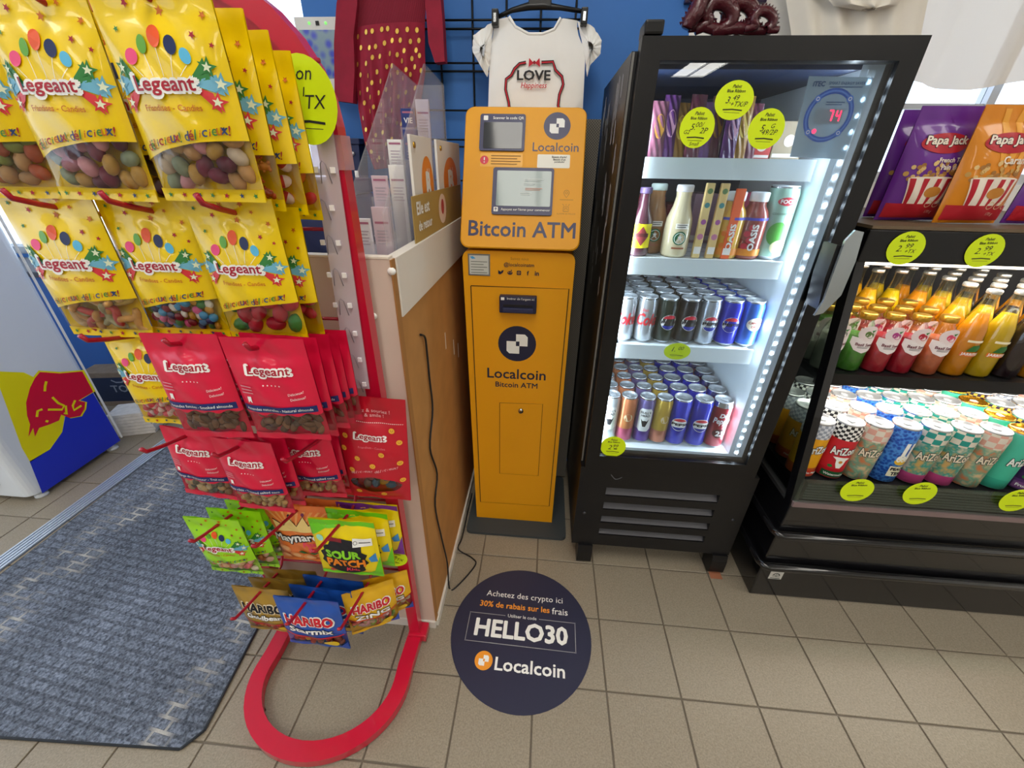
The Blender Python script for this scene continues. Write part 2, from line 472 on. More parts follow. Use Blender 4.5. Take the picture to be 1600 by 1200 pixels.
# ================================================================== mat, threshold strip, floor decal
def carpet():
    m = tex('grey_carpet', 'noise', '#39414f', '#8a94a6', 150, .95, .6, detail=6, p0=.3, p1=.72, bd=.006)
    nt = m.node_tree; b = nt.nodes['Principled BSDF']
    if 'carpet_brick' not in nt.nodes:
        tc = nt.nodes.new('ShaderNodeTexCoord')
        mp = nt.nodes.new('ShaderNodeMapping'); mp.inputs['Scale'].default_value = (9, 9, 9); mp.inputs['Rotation'].default_value = (0, 0, .12)
        nt.links.new(tc.outputs['Object'], mp.inputs[0])
        br = nt.nodes.new('ShaderNodeTexBrick'); br.name = 'carpet_brick'; br.inputs['Scale'].default_value = 1
        br.inputs['Color1'].default_value = (1, 1, 1, 1); br.inputs['Color2'].default_value = (.84, .84, .84, 1); br.inputs['Mortar'].default_value = (.62, .62, .62, 1)
        br.inputs['Mortar Size'].default_value = .045
        nt.links.new(mp.outputs[0], br.inputs[0])
        n2 = nt.nodes.new('ShaderNodeTexNoise'); n2.inputs['Scale'].default_value = 3.2; n2.inputs['Detail'].default_value = 5
        nt.links.new(tc.outputs['Object'], n2.inputs['Vector'])
        mr = nt.nodes.new('ShaderNodeMapRange'); mr.inputs[1].default_value = .3; mr.inputs[2].default_value = .7; mr.inputs[3].default_value = .72; mr.inputs[4].default_value = 1.3
        nt.links.new(n2.outputs['Fac'], mr.inputs[0])
        src = b.inputs['Base Color'].links[0].from_socket
        mx = nt.nodes.new('ShaderNodeMix'); mx.data_type = 'RGBA'; mx.blend_type = 'MULTIPLY'; mx.inputs[0].default_value = 1
        nt.links.new(src, mx.inputs[6]); nt.links.new(br.outputs[0], mx.inputs[7])
        hs = nt.nodes.new('ShaderNodeHueSaturation'); nt.links.new(mx.outputs[2], hs.inputs['Color']); nt.links.new(mr.outputs[0], hs.inputs['Value'])
        # two worn tracks where feet pass: pale broken ribs, a shape of their own
        sx = nt.nodes.new('ShaderNodeSeparateXYZ'); nt.links.new(tc.outputs['Object'], sx.inputs[0])
        def track(x0, wd):
            a = nt.nodes.new('ShaderNodeMath'); a.operation = 'SUBTRACT'; a.inputs[1].default_value = x0; nt.links.new(sx.outputs[0], a.inputs[0])
            c = nt.nodes.new('ShaderNodeMath'); c.operation = 'ABSOLUTE'; nt.links.new(a.outputs[0], c.inputs[0])
            d = nt.nodes.new('ShaderNodeMapRange'); d.inputs[1].default_value = wd; d.inputs[2].default_value = wd * .5; d.inputs[3].default_value = 0; d.inputs[4].default_value = 1; nt.links.new(c.outputs[0], d.inputs[0]); return d.outputs[0]
        ad = nt.nodes.new('ShaderNodeMath'); ad.operation = 'MAXIMUM'; nt.links.new(track(-1.83, .1), ad.inputs[0]); nt.links.new(track(-1.1, .055), ad.inputs[1])
        n3 = nt.nodes.new('ShaderNodeTexBrick'); n3.inputs['Scale'].default_value = 1; n3.inputs['Mortar Size'].default_value = .035; n3.inputs['Color1'].default_value = (0, 0, 0, 1); n3.inputs['Color2'].default_value = (.12, .12, .12, 1); n3.inputs['Mortar'].default_value = (1, 1, 1, 1)
        mp2 = nt.nodes.new('ShaderNodeMapping'); mp2.inputs['Scale'].default_value = (9, 9, 9); mp2.inputs['Rotation'].default_value = (0, 0, .12); nt.links.new(tc.outputs['Object'], mp2.inputs[0]); nt.links.new(mp2.outputs[0], n3.inputs[0])
        n4 = nt.nodes.new('ShaderNodeTexNoise'); n4.inputs['Scale'].default_value = 9; nt.links.new(tc.outputs['Object'], n4.inputs['Vector'])
        r4 = nt.nodes.new('ShaderNodeMapRange'); r4.inputs[1].default_value = .42; r4.inputs[2].default_value = .6; r4.inputs[4].default_value = .75; nt.links.new(n4.outputs['Fac'], r4.inputs[0])
        m1 = nt.nodes.new('ShaderNodeMath'); m1.operation = 'MULTIPLY'; nt.links.new(ad.outputs[0], m1.inputs[0]); nt.links.new(n3.outputs[0], m1.inputs[1])
        m2 = nt.nodes.new('ShaderNodeMath'); m2.operation = 'MULTIPLY'; nt.links.new(m1.outputs[0], m2.inputs[0]); nt.links.new(r4.outputs[0], m2.inputs[1])
        fin = nt.nodes.new('ShaderNodeMix'); fin.data_type = 'RGBA'; nt.links.new(m2.outputs[0], fin.inputs[0]); nt.links.new(hs.outputs[0], fin.inputs[6]); fin.inputs[7].default_value = lin('#c4c0b8')
        nt.links.new(fin.outputs[2], b.inputs['Base Color'])
    return m
CARP = carpet()
_mp = [(-2.0, -.655), (-1.045, -.618), (-1.015, -.58), (-1.045, -.3), (-1.06, .78), (-2.03, .78)]
mt = tag(MB().prism(_mp, 2, .0005, .009, CARP).build('entrance_mat'), 'large dark grey carpet mat with worn brick pattern on the tiled floor', 'mat')
EDGE = mat('#2f343c', .9)
_e = MB()
for a, b in zip(_mp, _mp[1:] + _mp[:1]): _e.tube([(a[0], a[1], .005), (b[0], b[1], .005)], .0045, EDGE, 6)
_e.build('bound_edge', mt)
ts = empty('threshold_strip', (0, 0, 0), label='pale ribbed metal strip along the left edge of the carpet mat', cat='floor strip')
ALU = mat('#c9d4e2', .35, .6)
boxp('base', ts, -2.1, -2.035, -.6, .62, .0005, .004, mat('#7f8ea6', .5, .3))
for k in range(5): boxp('rib', ts, -2.098 + k * .0135, -2.09 + k * .0135, -.6, .62, .0035, .0075, ALU, .001)

dc = PZ(814, 988); R_ = .2125
NAVY = mat('#2b2c43', .45); ORNG = mat('#f09a2c', .5)
dec = MB().lathe([(R_, .0006), (R_, .0016)], NAVY, 64).build('floor_decal', None, (dc.x, dc.y, 0))
tag(dec, 'round dark navy floor sticker with white and orange lettering in front of the yellow machine', 'floor sticker')
p = Print()
p.text('Achetez des crypto ici', .002, .112, WHITE, w=.25)
p.text('30% de rabais sur les', -.027, .078, ORNG, w=.225, bold=.02)
p.text('frais', .118, .077, WHITE, w=.05, bold=.006)
def dots(a, b, n):
    for k in range(n):
        t = k / (n - 1); p.ell(a[0] + (b[0] - a[0]) * t, a[1] + (b[1] - a[1]) * t, .0011, None, WHITE, 0, 6)
dots((-.165, .045), (-.055, .045), 26); dots((.055, .045), (.165, .045), 26)
dots((-.165, -.042), (.165, -.042), 76); dots((-.165, .045), (-.165, -.042), 20); dots((.165, .045), (.165, -.042), 20)
p.text('Utiliser le code', 0, .046, WHITE, w=.09)
p.text('HELLO30', 0, .002, WHITE, w=.285, h=.056, bold=.035)
def coin_logo(p, cx, cz, r, bg, fg, ly=0):
    p.ell(cx, cz, r, None, bg, ly, 32)
    a = r * .5
    p.poly([(cx - a * .12, cz + a * 1.1), (cx + a * .8, cz + a * 1.1), (cx + a * 1.1, cz + a * .8), (cx + a * 1.1, cz - a * .22), (cx - a * .12, cz - a * .22)], fg, ly + 1)
    p.poly([(cx - a * 1.1, cz + a * .3), (cx + a * .25, cz + a * .3), (cx + a * .25, cz - a * 1.1), (cx - a * .8, cz - a * 1.1), (cx - a * 1.1, cz - a * .8)], fg, ly + 1)
    p.rect(cx - a * .12, cz - a * .22, cx + a * .25, cz + a * .3, bg, ly + 2)
coin_logo(p, -.1, -.092, .026, ORNG, WHITE)
p.text('Localcoin', .033, -.096, WHITE, w=.2, h=.036, bold=.022)
_lt = p.build('lettering', dec, flat((0, 0, .0017), (1, 0, 0), (0, 1, 0)))
_lt.rotation_euler = (0, 0, -.02)
# ================================================================== white cooler with bull artwork, far left
GLOSSW = mat('#dfe6ee', .25, coat=.3)
lf = empty('drinks_cooler', (0, 0, 0), label='tall white drinks cooler with red bull artwork on its side at left', cat='cooler')
def rrect(x0, x1, y0, y1, r, n=5):
    pts = []
    for cx, cy, a in ((x1 - r, y1 - r, 0), (x0 + r, y1 - r, 90), (x0 + r, y0 + r, 180), (x1 - r, y0 + r, 270)):
        pts += [(cx + r * cos(radians(a + 90 * t / n)), cy + r * sin(radians(a + 90 * t / n))) for t in range(n + 1)]
    return pts
MB().prism(rrect(-2.95, -2.26, .07, .475, .035), 2, .03, 1.75, GLOSSW).build('cabinet', lf)
boxp('plinth', lf, -2.94, -2.3, .1, .46, .025, .06, mat('#b9bec6', .4))
for k in range(4): boxp('grille_slat', lf, -2.9, -2.36, .062, .075, .09 + k * .022, .1 + k * .022, mat('#9aa1ab', .4, .3))
for y in (.115, .43):
    MB().lathe([(.022, 0), (.022, .008), (.011, .012), (.011, .03)], mat('#d8dde2', .4), 14, (-2.285, y, 0)).build('foot', lf)
boxp('side_trim', lf, -2.262, -2.2575, .467, .474, .04, 1.75, WHITE)
p = Print()
def side(px, py):
    q = PX(px, py, -2.26); return (q.y, q.z)
def zz(x, y): return side(x * .3084, 330 + y * .3084)
YEL = mat('#f2e600', .35); BULL = mat('#e0103a', .35); BLUE = mat('#2436c8', .35)
p.poly([side(*q) for q in ((-10, 580), (37, 582), (65, 595), (88, 618), (101, 650), (97, 675), (78, 702), (47, 722), (34, 700))], YEL, 0)
p.poly([side(*q) for q in ((144, 612), (188, 688), (66, 771), (46, 721), (78, 702), (97, 675), (102, 650), (104, 640))], BLUE, 0)
bull = [(200, 815), (300, 822), (415, 812), (470, 915), (395, 960), (430, 968), (425, 1003), (405, 1037), (350, 1047), (308, 1030), (297, 1060), (250, 1080), (196, 1098), (175, 1142), (166, 1098), (142, 1142), (150, 1080), (135, 1035), (130, 970), (150, 895), (175, 845)]
cxb = sum(a for a, b in bull) / len(bull); czb = sum(b for a, b in bull) / len(bull)
p.poly([zz(cxb + (a - cxb) * 1.045 + (3 if a > cxb else -3), czb + (b - czb) * 1.045) for a, b in bull], YEL, 1)
p.poly([zz(*q) for q in bull], BULL, 2)
for st in (((232, 862), (226, 885), (224, 912)), ((184, 1042), (188, 1012), (212, 1003)), ((262, 942), (292, 972), (322, 985), (312, 1005), (240, 1005)), ((378, 958), (366, 985), (372, 1008), (410, 985)), ((228, 1062), (242, 1066)), ((330, 985), (335, 1030), (322, 1022))):
    p.line([zz(*q) for q in st], .009, YEL, 3)
p.build('bull_artwork', lf, flat((-2.2598, 0, 0), (0, 1, 0), (0, 0, 1), .0006, .0006))

# things behind the cooler, under the shop window
dk = empty('blue_desk', (-2.75, 1.0, 0), label='blue panelled desk under the shop window behind the white cooler', cat='desk')
boxp('front_panel', dk, -.75, .65, -.02, 0, .02, .68, mat('#1f5fae', .5), .004)
boxp('desktop', dk, -.78, .68, -.05, .26, .68, .71, mat('#3a3f4c', .5), .004)
for x in (-.74, .6): boxp('side_panel', dk, x, x + .04, 0, .24, 0, .68, mat('#223a66', .5))
cb = empty('carton', (-2.58, .86, 0), (0, 0, .18), label='brown cardboard carton with dark printed side leaning by the blue desk', cat='box')
boxp('carton_body', cb, -.17, .17, -.06, .06, .002, .21, mat('#8d7a66', .85, noise=.1), .004)
p = Print(); p.rect(-.15, .03, .15, .18, mat('#23304c', .6), 0); p.text('TORY', .04, .11, mat('#97a0ae', .6), w=.16, layer=1, bold=.02)
p.line([(-.02, .165), (.0, .15), (.03, .15), (.05, .165)], .008, mat('#97a0ae', .6), 1)
p.build('print', cb, flat((0, -.06, 0)))
nb = empty('paper_bundle', (-2.29, .6, 0), (0, 0, .35), label='white bundle of stacked papers on the floor beside the white cooler', cat='paper bundle')
for k in range(7): boxp('paper_stack', nb, -.085 + rnd.uniform(-.006, .006), .085 + rnd.uniform(-.006, .006), -.06, .06, .001 + k * .018, .0175 + k * .018, mat('#dcd8d2', .9, noise=.1), .002)
tag(MB().tube([(-2.75, .96, .5), (-2.7, .95, .36), (-2.6, .95, .3), (-2.5, .95, .32), (-2.4, .955, .42), (-2.38, .96, .5)], .006, BLACK).build('cable'), 'thick black cable looping across the front of the blue desk', 'cable')
tg = tag(MB().box(-2.62, -2.57, .945, .949, .55, .61, mat('#d8466a', .5)).build('pink_tag'), 'small pink paper tag stuck on the blue desk front', 'tag')

# ================================================================== counter
CREAM = mat('#d6c2b3', .45, noise=.05, nscale=5); MDF = mat('#b98449', .7, noise=.09, nscale=14); LAM = mat('#e4ded3', .45, noise=.04, nscale=6)
ct = empty('service_counter', (-.72, .1, 0), label='cream laminated service counter with raw brown board side next to the yellow machine', cat='counter')
ct.location = (0, 0, 0)
boxp('front_panel', ct, -.95, -.503, -.27, -.252, .012, 1.105, CREAM, .001)
boxp('side_panel', ct, -.521, -.503, -.251, .5, .012, .99, MDF)
boxp('side_fascia', ct, -.521, -.498, -.251, .5, .992, 1.105, LAM, .0015)
boxp('corner_edging', ct, -.5035, -.5005, -.272, -.2525, .03, 1.104, mat('#a8753f', .7))
boxp('left_panel', ct, -.95, -.932, -.251, .5, .012, 1.1, CREAM)
boxp('base_trim', ct, -.503, -.496, -.268, .5, .001, .03, mat('#d9d5cc', .6))
boxp('base_trim', ct, -.95, -.503, -.277, -.2705, .001, .03, mat('#d9d5cc', .6))
boxp('worktop', ct, -.931, -.522, -.251, .5, 1.0, 1.02, mat('#d4dbe2', .4))
boxp('top_edging', ct, -.945, -.505, -.271, -.2515, 1.1055, 1.109, mat('#eadfce', .5))
boxp('blue_mat', ct, -.70, -.523, -.245, .1, 1.0205, 1.0225, mat('#2f6fc0', .6))
for q in ((612, 424), (583, 494)):
    c = PY(*q, -.271); MB().ball((c.x, c.y, c.z), (.008, .006, .007), WHITE, 12, 6).build('screw_cap', ct)
for q in ((696, 530), (709, 540), (716, 545)):
    c = PX(q[0], q[1], -.5028)
    boxp('scratch', ct, -.5032, -.5025, c.y - .003, c.y + .003, c.z - .03, c.z + .02, mat('#e8e2d6', .8))

# power cord down the counter side and over the floor
cp = [PX(657, 523, -.499), PX(664, 527, -.497), PX(667, 548, -.497), PX(671, 590, -.498), PX(676, 640, -.497), PX(672, 700, -.498), PX(683, 740, -.497), PX(680, 790, -.498), PX(690, 840, -.496), PX(699, 880, -.494)]
cp += [PZ(702, 918, .004), PZ(712, 918, .004), PZ(742, 884, .004), PZ(738, 872, .004), PZ(716, 858, .004), Vector((-.488, .06, .004)), Vector((-.489, .16, .004)), Vector((-.49, .3, .004))]
def smooth(pts, n=5):
    pts = [Vector(p) for p in pts]; out = []
    for i in range(len(pts) - 1):
        p0 = pts[max(i - 1, 0)]; p1 = pts[i]; p2 = pts[i + 1]; p3 = pts[min(i + 2, len(pts) - 1)]
        for k in range(n):
            t = k / n
            out.append(.5 * ((2 * p1) + (p2 - p0) * t + (2 * p0 - 5 * p1 + 4 * p2 - p3) * t * t + (3 * p1 - p0 - 3 * p2 + p3) * t ** 3))
    return out + [pts[-1]]
tag(MB().tube(smooth(cp), .0026, BLACK, 7).build('power_cord'), 'thin black power cord hanging down the brown counter side and looping on the floor', 'cord')

# ================================================================== yellow machine
ATM = mat('#e9a207', .5, noise=.02, nscale=5); SEAM = mat('#3a2a10', .8); NV = mat('#33345a', .4); NV2 = mat('#20223e', .4)
am = empty('bitcoin_machine', (0, 0, 0), label='tall yellow cash machine with tilted screen head on a dark floor plate', cat='machine')
MB().prism(rrect(-.478, -.094, .09, .436, .02), 2, .001, .012, mat('#3c4347', .6)).build('floor_plate', am)
YF = .165
b = MB()
prof = [(-.447, .012), (-.148, .012), (-.147, 1.022), (-.150, 1.032), (-.157, 1.040), (-.168, 1.043), (-.440, 1.043), (-.451, 1.040), (-.458, 1.032), (-.461, 1.022)]
b.prism(prof, 1, YF, .43, ATM)
b.build('body', am)
def seam(pts, w=.0022):
    p = Print(); p.line(pts + [pts[0]], w, SEAM, 0); return p
def AF(px, py):
    q = PY(px, py, YF); return (q.x, q.z)
dr = [AF(736, 446), AF(889, 451), AF(858, 790), AF(751, 783)]
do = MB().prism(dr, 1, YF - .0025, YF + .001, ATM).build('service_door', am)
seam(dr, .0028).build('door_seam', do, flat((0, YF - .003, 0)))
ht = [AF(781, 628), AF(848, 630), AF(841, 742), AF(781, 738)]
h_ = MB().prism(ht, 1, YF - .0045, YF - .001, ATM).build('hatch', am)
seam(ht, .0016).build('hatch_seam', h_, flat((0, YF - .005, 0)))
lk = AF(814, 640)
lo = MB(); lo.tube([(lk[0], YF - .003, lk[1]), (lk[0], YF - .011, lk[1])], .0085, mat('#c9ccd0', .25, 1), 16).tube([(lk[0], YF - .011, lk[1]), (lk[0], YF - .013, lk[1])], .004, mat('#8a6d3b', .3, 1), 12)
lo.build('lock', h_)
s0 = AF(781, 459); s1 = AF(838, 488)
ba = boxp('bill_acceptor', am, s0[0], s1[0], YF - .02, YF + .002, s1[1], s0[1], NV2, .004)
boxp('slot', ba, s0[0] + .012, s1[0] - .012, YF - .021, YF - .012, s1[1] + .02, s1[1] + .027, BLACK)
boxp('slot_lip', ba, s0[0] + .01, s1[0] - .01, YF - .026, YF - .018, s1[1] + .004, s1[1] + .017, mat('#2a2e52', .35), .002)
p = Print(); w_ = s1[0] - s0[0]
p.text('Insérer de l’argent ici', .008, 0, WHITE, w=w_ * .72, layer=0); p.rect(-w_ * .45, -.004, -w_ * .36, .004, WHITE, 0)
p.build('lettering', ba, flat(((s0[0] + s1[0]) / 2, YF - .0202, s0[1] - .008)))
pl = MB(); q0 = AF(731, 396); q1 = AF(766, 431)
pl.box(q0[0], q1[0], YF - .002, YF, q1[1], q0[1], mat('#8c8f92', .3, .7)); po = pl.build('rating_plate', am)
p = Print(); ww = q1[0] - q0[0]; hh = q0[1] - q1[1]
p.rect(.004, .004, ww - .004, hh - .004, mat('#c9ccc6', .5), 0)
p.poly([(.006, hh - .008), (.014, hh - .006), (.022, hh - .012), (.012, hh - .014)], mat('#4aa0d8', .5), 1)
for k in range(5): p.rect(.008, .008 + k * .0075, ww - .008 - (k % 2) * .01, .010 + k * .0075, mat('#70746e', .6), 1)
p.build('lettering', po, flat((q0[0], YF - .002, q1[1])))
p = Print()
lc = AF(808, 537); coin_logo(p, lc[0], lc[1], .0585, NV2, WHITE)
a = AF(807, 584); p.text('Localcoin', a[0], a[1], NV2, w=.188, h=.036, bold=.018)
a = AF(807, 601); p.text('Bitcoin ATM', a[0], a[1], NV2, w=.137, h=.0195, bold=.022)
a = AF(812, 404); p.text('Suivez nous', a[0], a[1], mat('#a8731a', .5), w=.05)
a = AF(811, 414); p.text('@localcoinatm', a[0], a[1], NV2, w=.085, bold=.012)
i0 = AF(783, 425); i1 = AF(839, 427)
for k in range(5):
    x = i0[0] + (i1[0] - i0[0]) * k / 4; z = (i0[1] + i1[1]) / 2
    if k == 0: p.poly([(x - .008, z - .004), (x - .002, z - .006), (x + .005, z - .001), (x + .008, z + .006), (x + .002, z + .005), (x, z + .001), (x - .008, z + .006)], NV2)
    elif k == 1: p.ell(x, z - .001, .0075, .005, NV2, 0, 14); p.ell(x + .004, z + .006, .002, None, NV2, 0, 8); p.ell(x - .003, z, .0013, None, ATM, 1, 8); p.ell(x + .003, z, .0013, None, ATM, 1, 8)
    elif k == 2:
        p.rect(x - .006, z - .006, x + .006, z + .006, NV2, 0, rad=.002); p.ell(x, z, .0035, None, ATM, 1, 12); p.ell(x, z, .0022, None, NV2, 2, 12)
    else: p.text('f' if k == 3 else 'in', x, z, NV2, h=.0125, bold=.03)
p.build('lettering', am, flat((0, YF - .0026, 0), eps=.0004))
# tilted head
HB = Vector((-.302, .152, 1.052)); HT = Vector((-.302, .318, 1.388))
hu = (HT - HB).normalized(); hn = Vector((1, 0, 0)).cross(hu)
HL = (HT - HB).length
def HF(px, py):
    q = on_plane(px, py, HB, hn) - HB; return (q.x, q.dot(hu))
hw = .162
b = MB()
fr = rrect(-hw, hw, 0, HL, .024, 6)
n = len(fr)
vf = [HB + Vector((1, 0, 0)) * x + hu * z for x, z in fr]
edge = [v + hn * -.012 for v in vf]
vb = [Vector((v.x, .43, 1.05 + (v.z - 1.052) * (.33 / .336))) for v in vf]
ins = [HB + Vector((1, 0, 0)) * x * .985 + hu * (z * .985 + HL * .0075) + hn * .003 for x, z in fr]
vs = ins + vf + vb
fs = [tuple(range(n))] + [(i, i + n, (i + 1) % n + n, (i + 1) % n) for i in range(n)] + [(i + n, i + 2 * n, (i + 1) % n + 2 * n, (i + 1) % n + n) for i in range(n)] + [tuple(range(3 * n - 1, 2 * n - 1, -1))]
b.add(vs, fs, ATM); hd = b.build('head', am)
HM = flat(HB + hn * .003, (1, 0, 0), hu)
def quad(p, pts, m, ly): p.poly([HF(*q) for q in pts], m, ly)
def hrect(n, x0, y0, x1, y1, m, d0, d1, rad=.006):
    a = HF(x0, y1); c = HF(x1, y0)
    pts = rrect(a[0], c[0], a[1], c[1], rad, 3)
    vs = [HB + Vector((1, 0, 0)) * x + hu * z + hn * d for d in (d0, d1) for x, z in pts]; k = len(pts)
    b = MB(); b.add(vs, [tuple(range(k, 2 * k))] + [(i, (i + 1) % k, (i + 1) % k + k, i + k) for i in range(k)], m)
    return b.build(n, am)
SCR = tex('dark_mirror_screen', 'wave', '#23262c', '#8d9599', (9, 1, 1), .08, p0=.2, p1=.9, dist=.0)
z1 = hrect('scanner_bezel', 749, 181, 822, 237, NV, .003, .0075)
s_ = hrect('scanner_glass', 755, 194, 817, 234, mat('#3a3d42', .08), .0076, .0082, .003); s_.parent = z1
z2 = hrect('screen_bezel', 768, 265, 866, 336, NV, .003, .0075)
s_ = hrect('touch_screen', 775, 270, 862, 323, mat('#7d8c8a', .08, emit=.18), .0076, .0082, .003); s_.parent = z2
p = Print()
a = HF(795, 187.5); p.text('Scanner le code QR', a[0], a[1], WHITE, w=.082, bold=.012, layer=12)
a = HF(760, 187); p.rect(a[0] - .006, a[1] - .006, a[0] + .006, a[1] + .006, WHITE, 12, rad=.0015)
a = HF(821, 330); p.text('Appuyez sur l’écran pour commencer', a[0], a[1], WHITE, w=.132, bold=.012, layer=12)
a = HF(775, 328.5); p.rect(a[0] - .006, a[1] - .006, a[0] + .006, a[1] + .006, WHITE, 12, rad=.0015); p.line([(a[0], a[1] - .004), (a[0], a[1] + .003)], .0016, NV, 13); p.line([(a[0] - .003, a[1]), (a[0], a[1] + .004), (a[0] + .003, a[1])], .0016, NV, 13)
a = HF(870.5, 198); coin_logo(p, a[0], a[1], .0355, NV, WHITE)
a = HF(868, 231); p.text('Localcoin', a[0], a[1], NV, w=.122, h=.0235, bold=.008)
a = HF(815, 359); p.text('Bitcoin ATM', a[0], a[1], NV, w=.29, h=.043, bold=.02)
PALE = mat('#f2b33c', .4); a = HF(750, 261); c = HF(817, 241); p.rect(a[0], a[1], c[0], c[1], PALE, 0, rad=.003)
a = HF(757, 251); p.ell(a[0], a[1], .0115, None, mat('#d8293e', .4), 1, 20); p.line([(a[0], a[1] - .001), (a[0], a[1] + .007)], .0028, WHITE, 2); p.ell(a[0], a[1] - .0055, .0017, None, WHITE, 2, 8)
a = HF(767, 259); c = HF(814, 243); p.greek(a[0], a[1], c[0], c[1], 4, mat('#9a6a12', .5), 1)
a = HF(839, 263); c = HF(891, 243); p.rect(a[0], a[1], c[0], c[1], mat('#e9e6da', .4), 0, rad=.003)
for k, t in enumerate(('Besoin d’aide?', 'Besoin d’un', 'portefeuille?')):
    a = HF(874, 246.5 + k * 4); p.text(t, a[0], a[1], INK, h=.0052, layer=1, bold=.02)
GB = mat('#a87a1c', .5)
a = HF(885, 304); p.ring(a[0], a[1] + .003, .007, .0014, GB, 0, 18, -.6, pi + .6); p.line([(a[0] - .006, a[1] - .001), (a[0], a[1] - .010), (a[0] + .006, a[1] - .001)], .0014, GB, 0); p.ring(a[0], a[1] + .003, .003, .0012, GB, 0, 12)
a = HF(885, 313); p.greek(a[0] - .018, a[1] - .002, a[0] + .018, a[1] + .002, 1, GB)
a = HF(884, 327); p.line([(a[0] - .007, a[1] - .007), (a[0] - .007, a[1] + .005), (a[0] + .007, a[1] + .005), (a[0] + .007, a[1] - .007), (a[0] - .007, a[1] - .007)], .0014, GB, 0); p.ring(a[0], a[1] - .003, .004, .0012, GB, 0, 10, 0, pi)
for t in (-.6, 0, .6): p.line([(a[0] + t * .009, a[1] + .008), (a[0] + t * .016, a[1] + .012)], .0012, GB, 0)
a = HF(884, 335); p.text('ALARME DE POLICE', a[0], a[1], GB, w=.05)
# text shown on the touch screen, as unreadable lines
SW = mat('#dfe8e6', .4)
for x, y, w_, m_ in ((835, 284, .05, SW), (828, 290, .032, SW), (834, 298, .045, mat('#d08a6a', .4)), (822, 305, .03, SW)):
    a = HF(x, y); p.greek(a[0] - w_ / 2, a[1] - .004, a[0] + w_ / 2, a[1] + .004, 2, m_, 15)
p.build('lettering', hd, HM)
# speckled board behind the machine
tag(boxp('grey_board', None, -.45, -.088, .44, .46, .012, 1.372, tex('woven_grey_board', 'checker', '#4d4a45', '#7a756c', 260, .9, .2)), 'speckled grey woven board standing behind the yellow machine', 'board')

# ================================================================== grid panel, hanger, shirt, dress on the wall
WIRE = mat('#0d0d10', .35, .4)
gp = empty('grid_panel', (0, 0, 0), label='black wire grid panel on the blue wall behind the clothes', cat='wire panel')
for x in (-.78, -.68, -.58, -.48, -.38, -.28, -.18): MB().tube([(x, .556, 1.0), (x, .556, 1.95)], .0032, WIRE, 6).build('wire', gp)
for z in (1.1, 1.12, 1.2, 1.3, 1.32, 1.4, 1.5, 1.52, 1.6, 1.62, 1.7): MB().tube([(-.8, .549, z), (-.16, .549, z)], .003, WIRE, 6).build('wire', gp)
YS = .47
def sil(pts, y): return [(PY(px, py, y).x, PY(px, py, y).z) for px, py in pts]
CLOTH = mat('#eeeeec', .85, noise=.03, nscale=12, bump=.15)
def cloth_from(left, right, y, m, depth=.025, nv=30, nu=28, fold=0., nf=7, ext=0., seed=1):
    """cloth between a left and right outline, both given top to bottom as (x, z)"""
    def samp(L, t):
        k = t * (len(L) - 1); i = min(int(k), len(L) - 2); f = k - i
        return (L[i][0] + (L[i + 1][0] - L[i][0]) * f, L[i][1] + (L[i + 1][1] - L[i][1]) * f)
    def fn(sgn):
        def g(u, v):
            a = samp(left, v); b_ = samp(right, v)
            x = a[0] + (b_[0] - a[0]) * u; z = a[1] + (b_[1] - a[1]) * u
            e = (1 - abs(2 * u - 1) ** 3)
            return (x, y + sgn * depth * .5 * e + (fold * v * sin(2 * pi * nf * u + seed) * e), z)
        return g
    b = MB(); b.sheet(fn(-1), nu, nv, m, True); b.sheet(fn(1), nu, nv, m)
    return b, fn(-1)
sh = empty('childs_shirt', (0, 0, 0), label="white child's T-shirt with red ribbon print hanging above the yellow machine", cat='shirt')
L = sil([(772, 32), (765, 75), (764, 110), (763, 150), (762, 200)], YS); Rr = sil([(900, 30), (915, 75), (914, 110), (912, 150), (910, 200)], YS)
def samp2(L, t):
    k = t * (len(L) - 1); i = min(int(k), len(L) - 2); f = k - i
    return (L[i][0] + (L[i + 1][0] - L[i][0]) * f, L[i][1] + (L[i + 1][1] - L[i][1]) * f)
neck = sil([(772, 32), (796, 28), (806, 44), (826, 55), (848, 55), (866, 48), (876, 30), (902, 32)], YS)
def shirt_pt(sgn):
    def g(u, v):
        a = samp2(L, v); c = samp2(Rr, v); x = a[0] + (c[0] - a[0]) * u
        top = samp2(neck, u); bot = (x, PY(835, 200, YS).z)
        z = top[1] + (bot[1] - top[1]) * v; xx = top[0] * (1 - min(v * 4, 1)) + x * min(v * 4, 1)
        e = (1 - abs(2 * u - 1) ** 4)
        return (xx, YS + sgn * .014 * e + .003 * sin(9 * u + 5 * v) * v, z)
    return g
b = MB(); b.sheet(shirt_pt(-1), 24, 16, CLOTH, True); b.sheet(shirt_pt(1), 24, 16, CLOTH); b.build('shirt_body', sh)
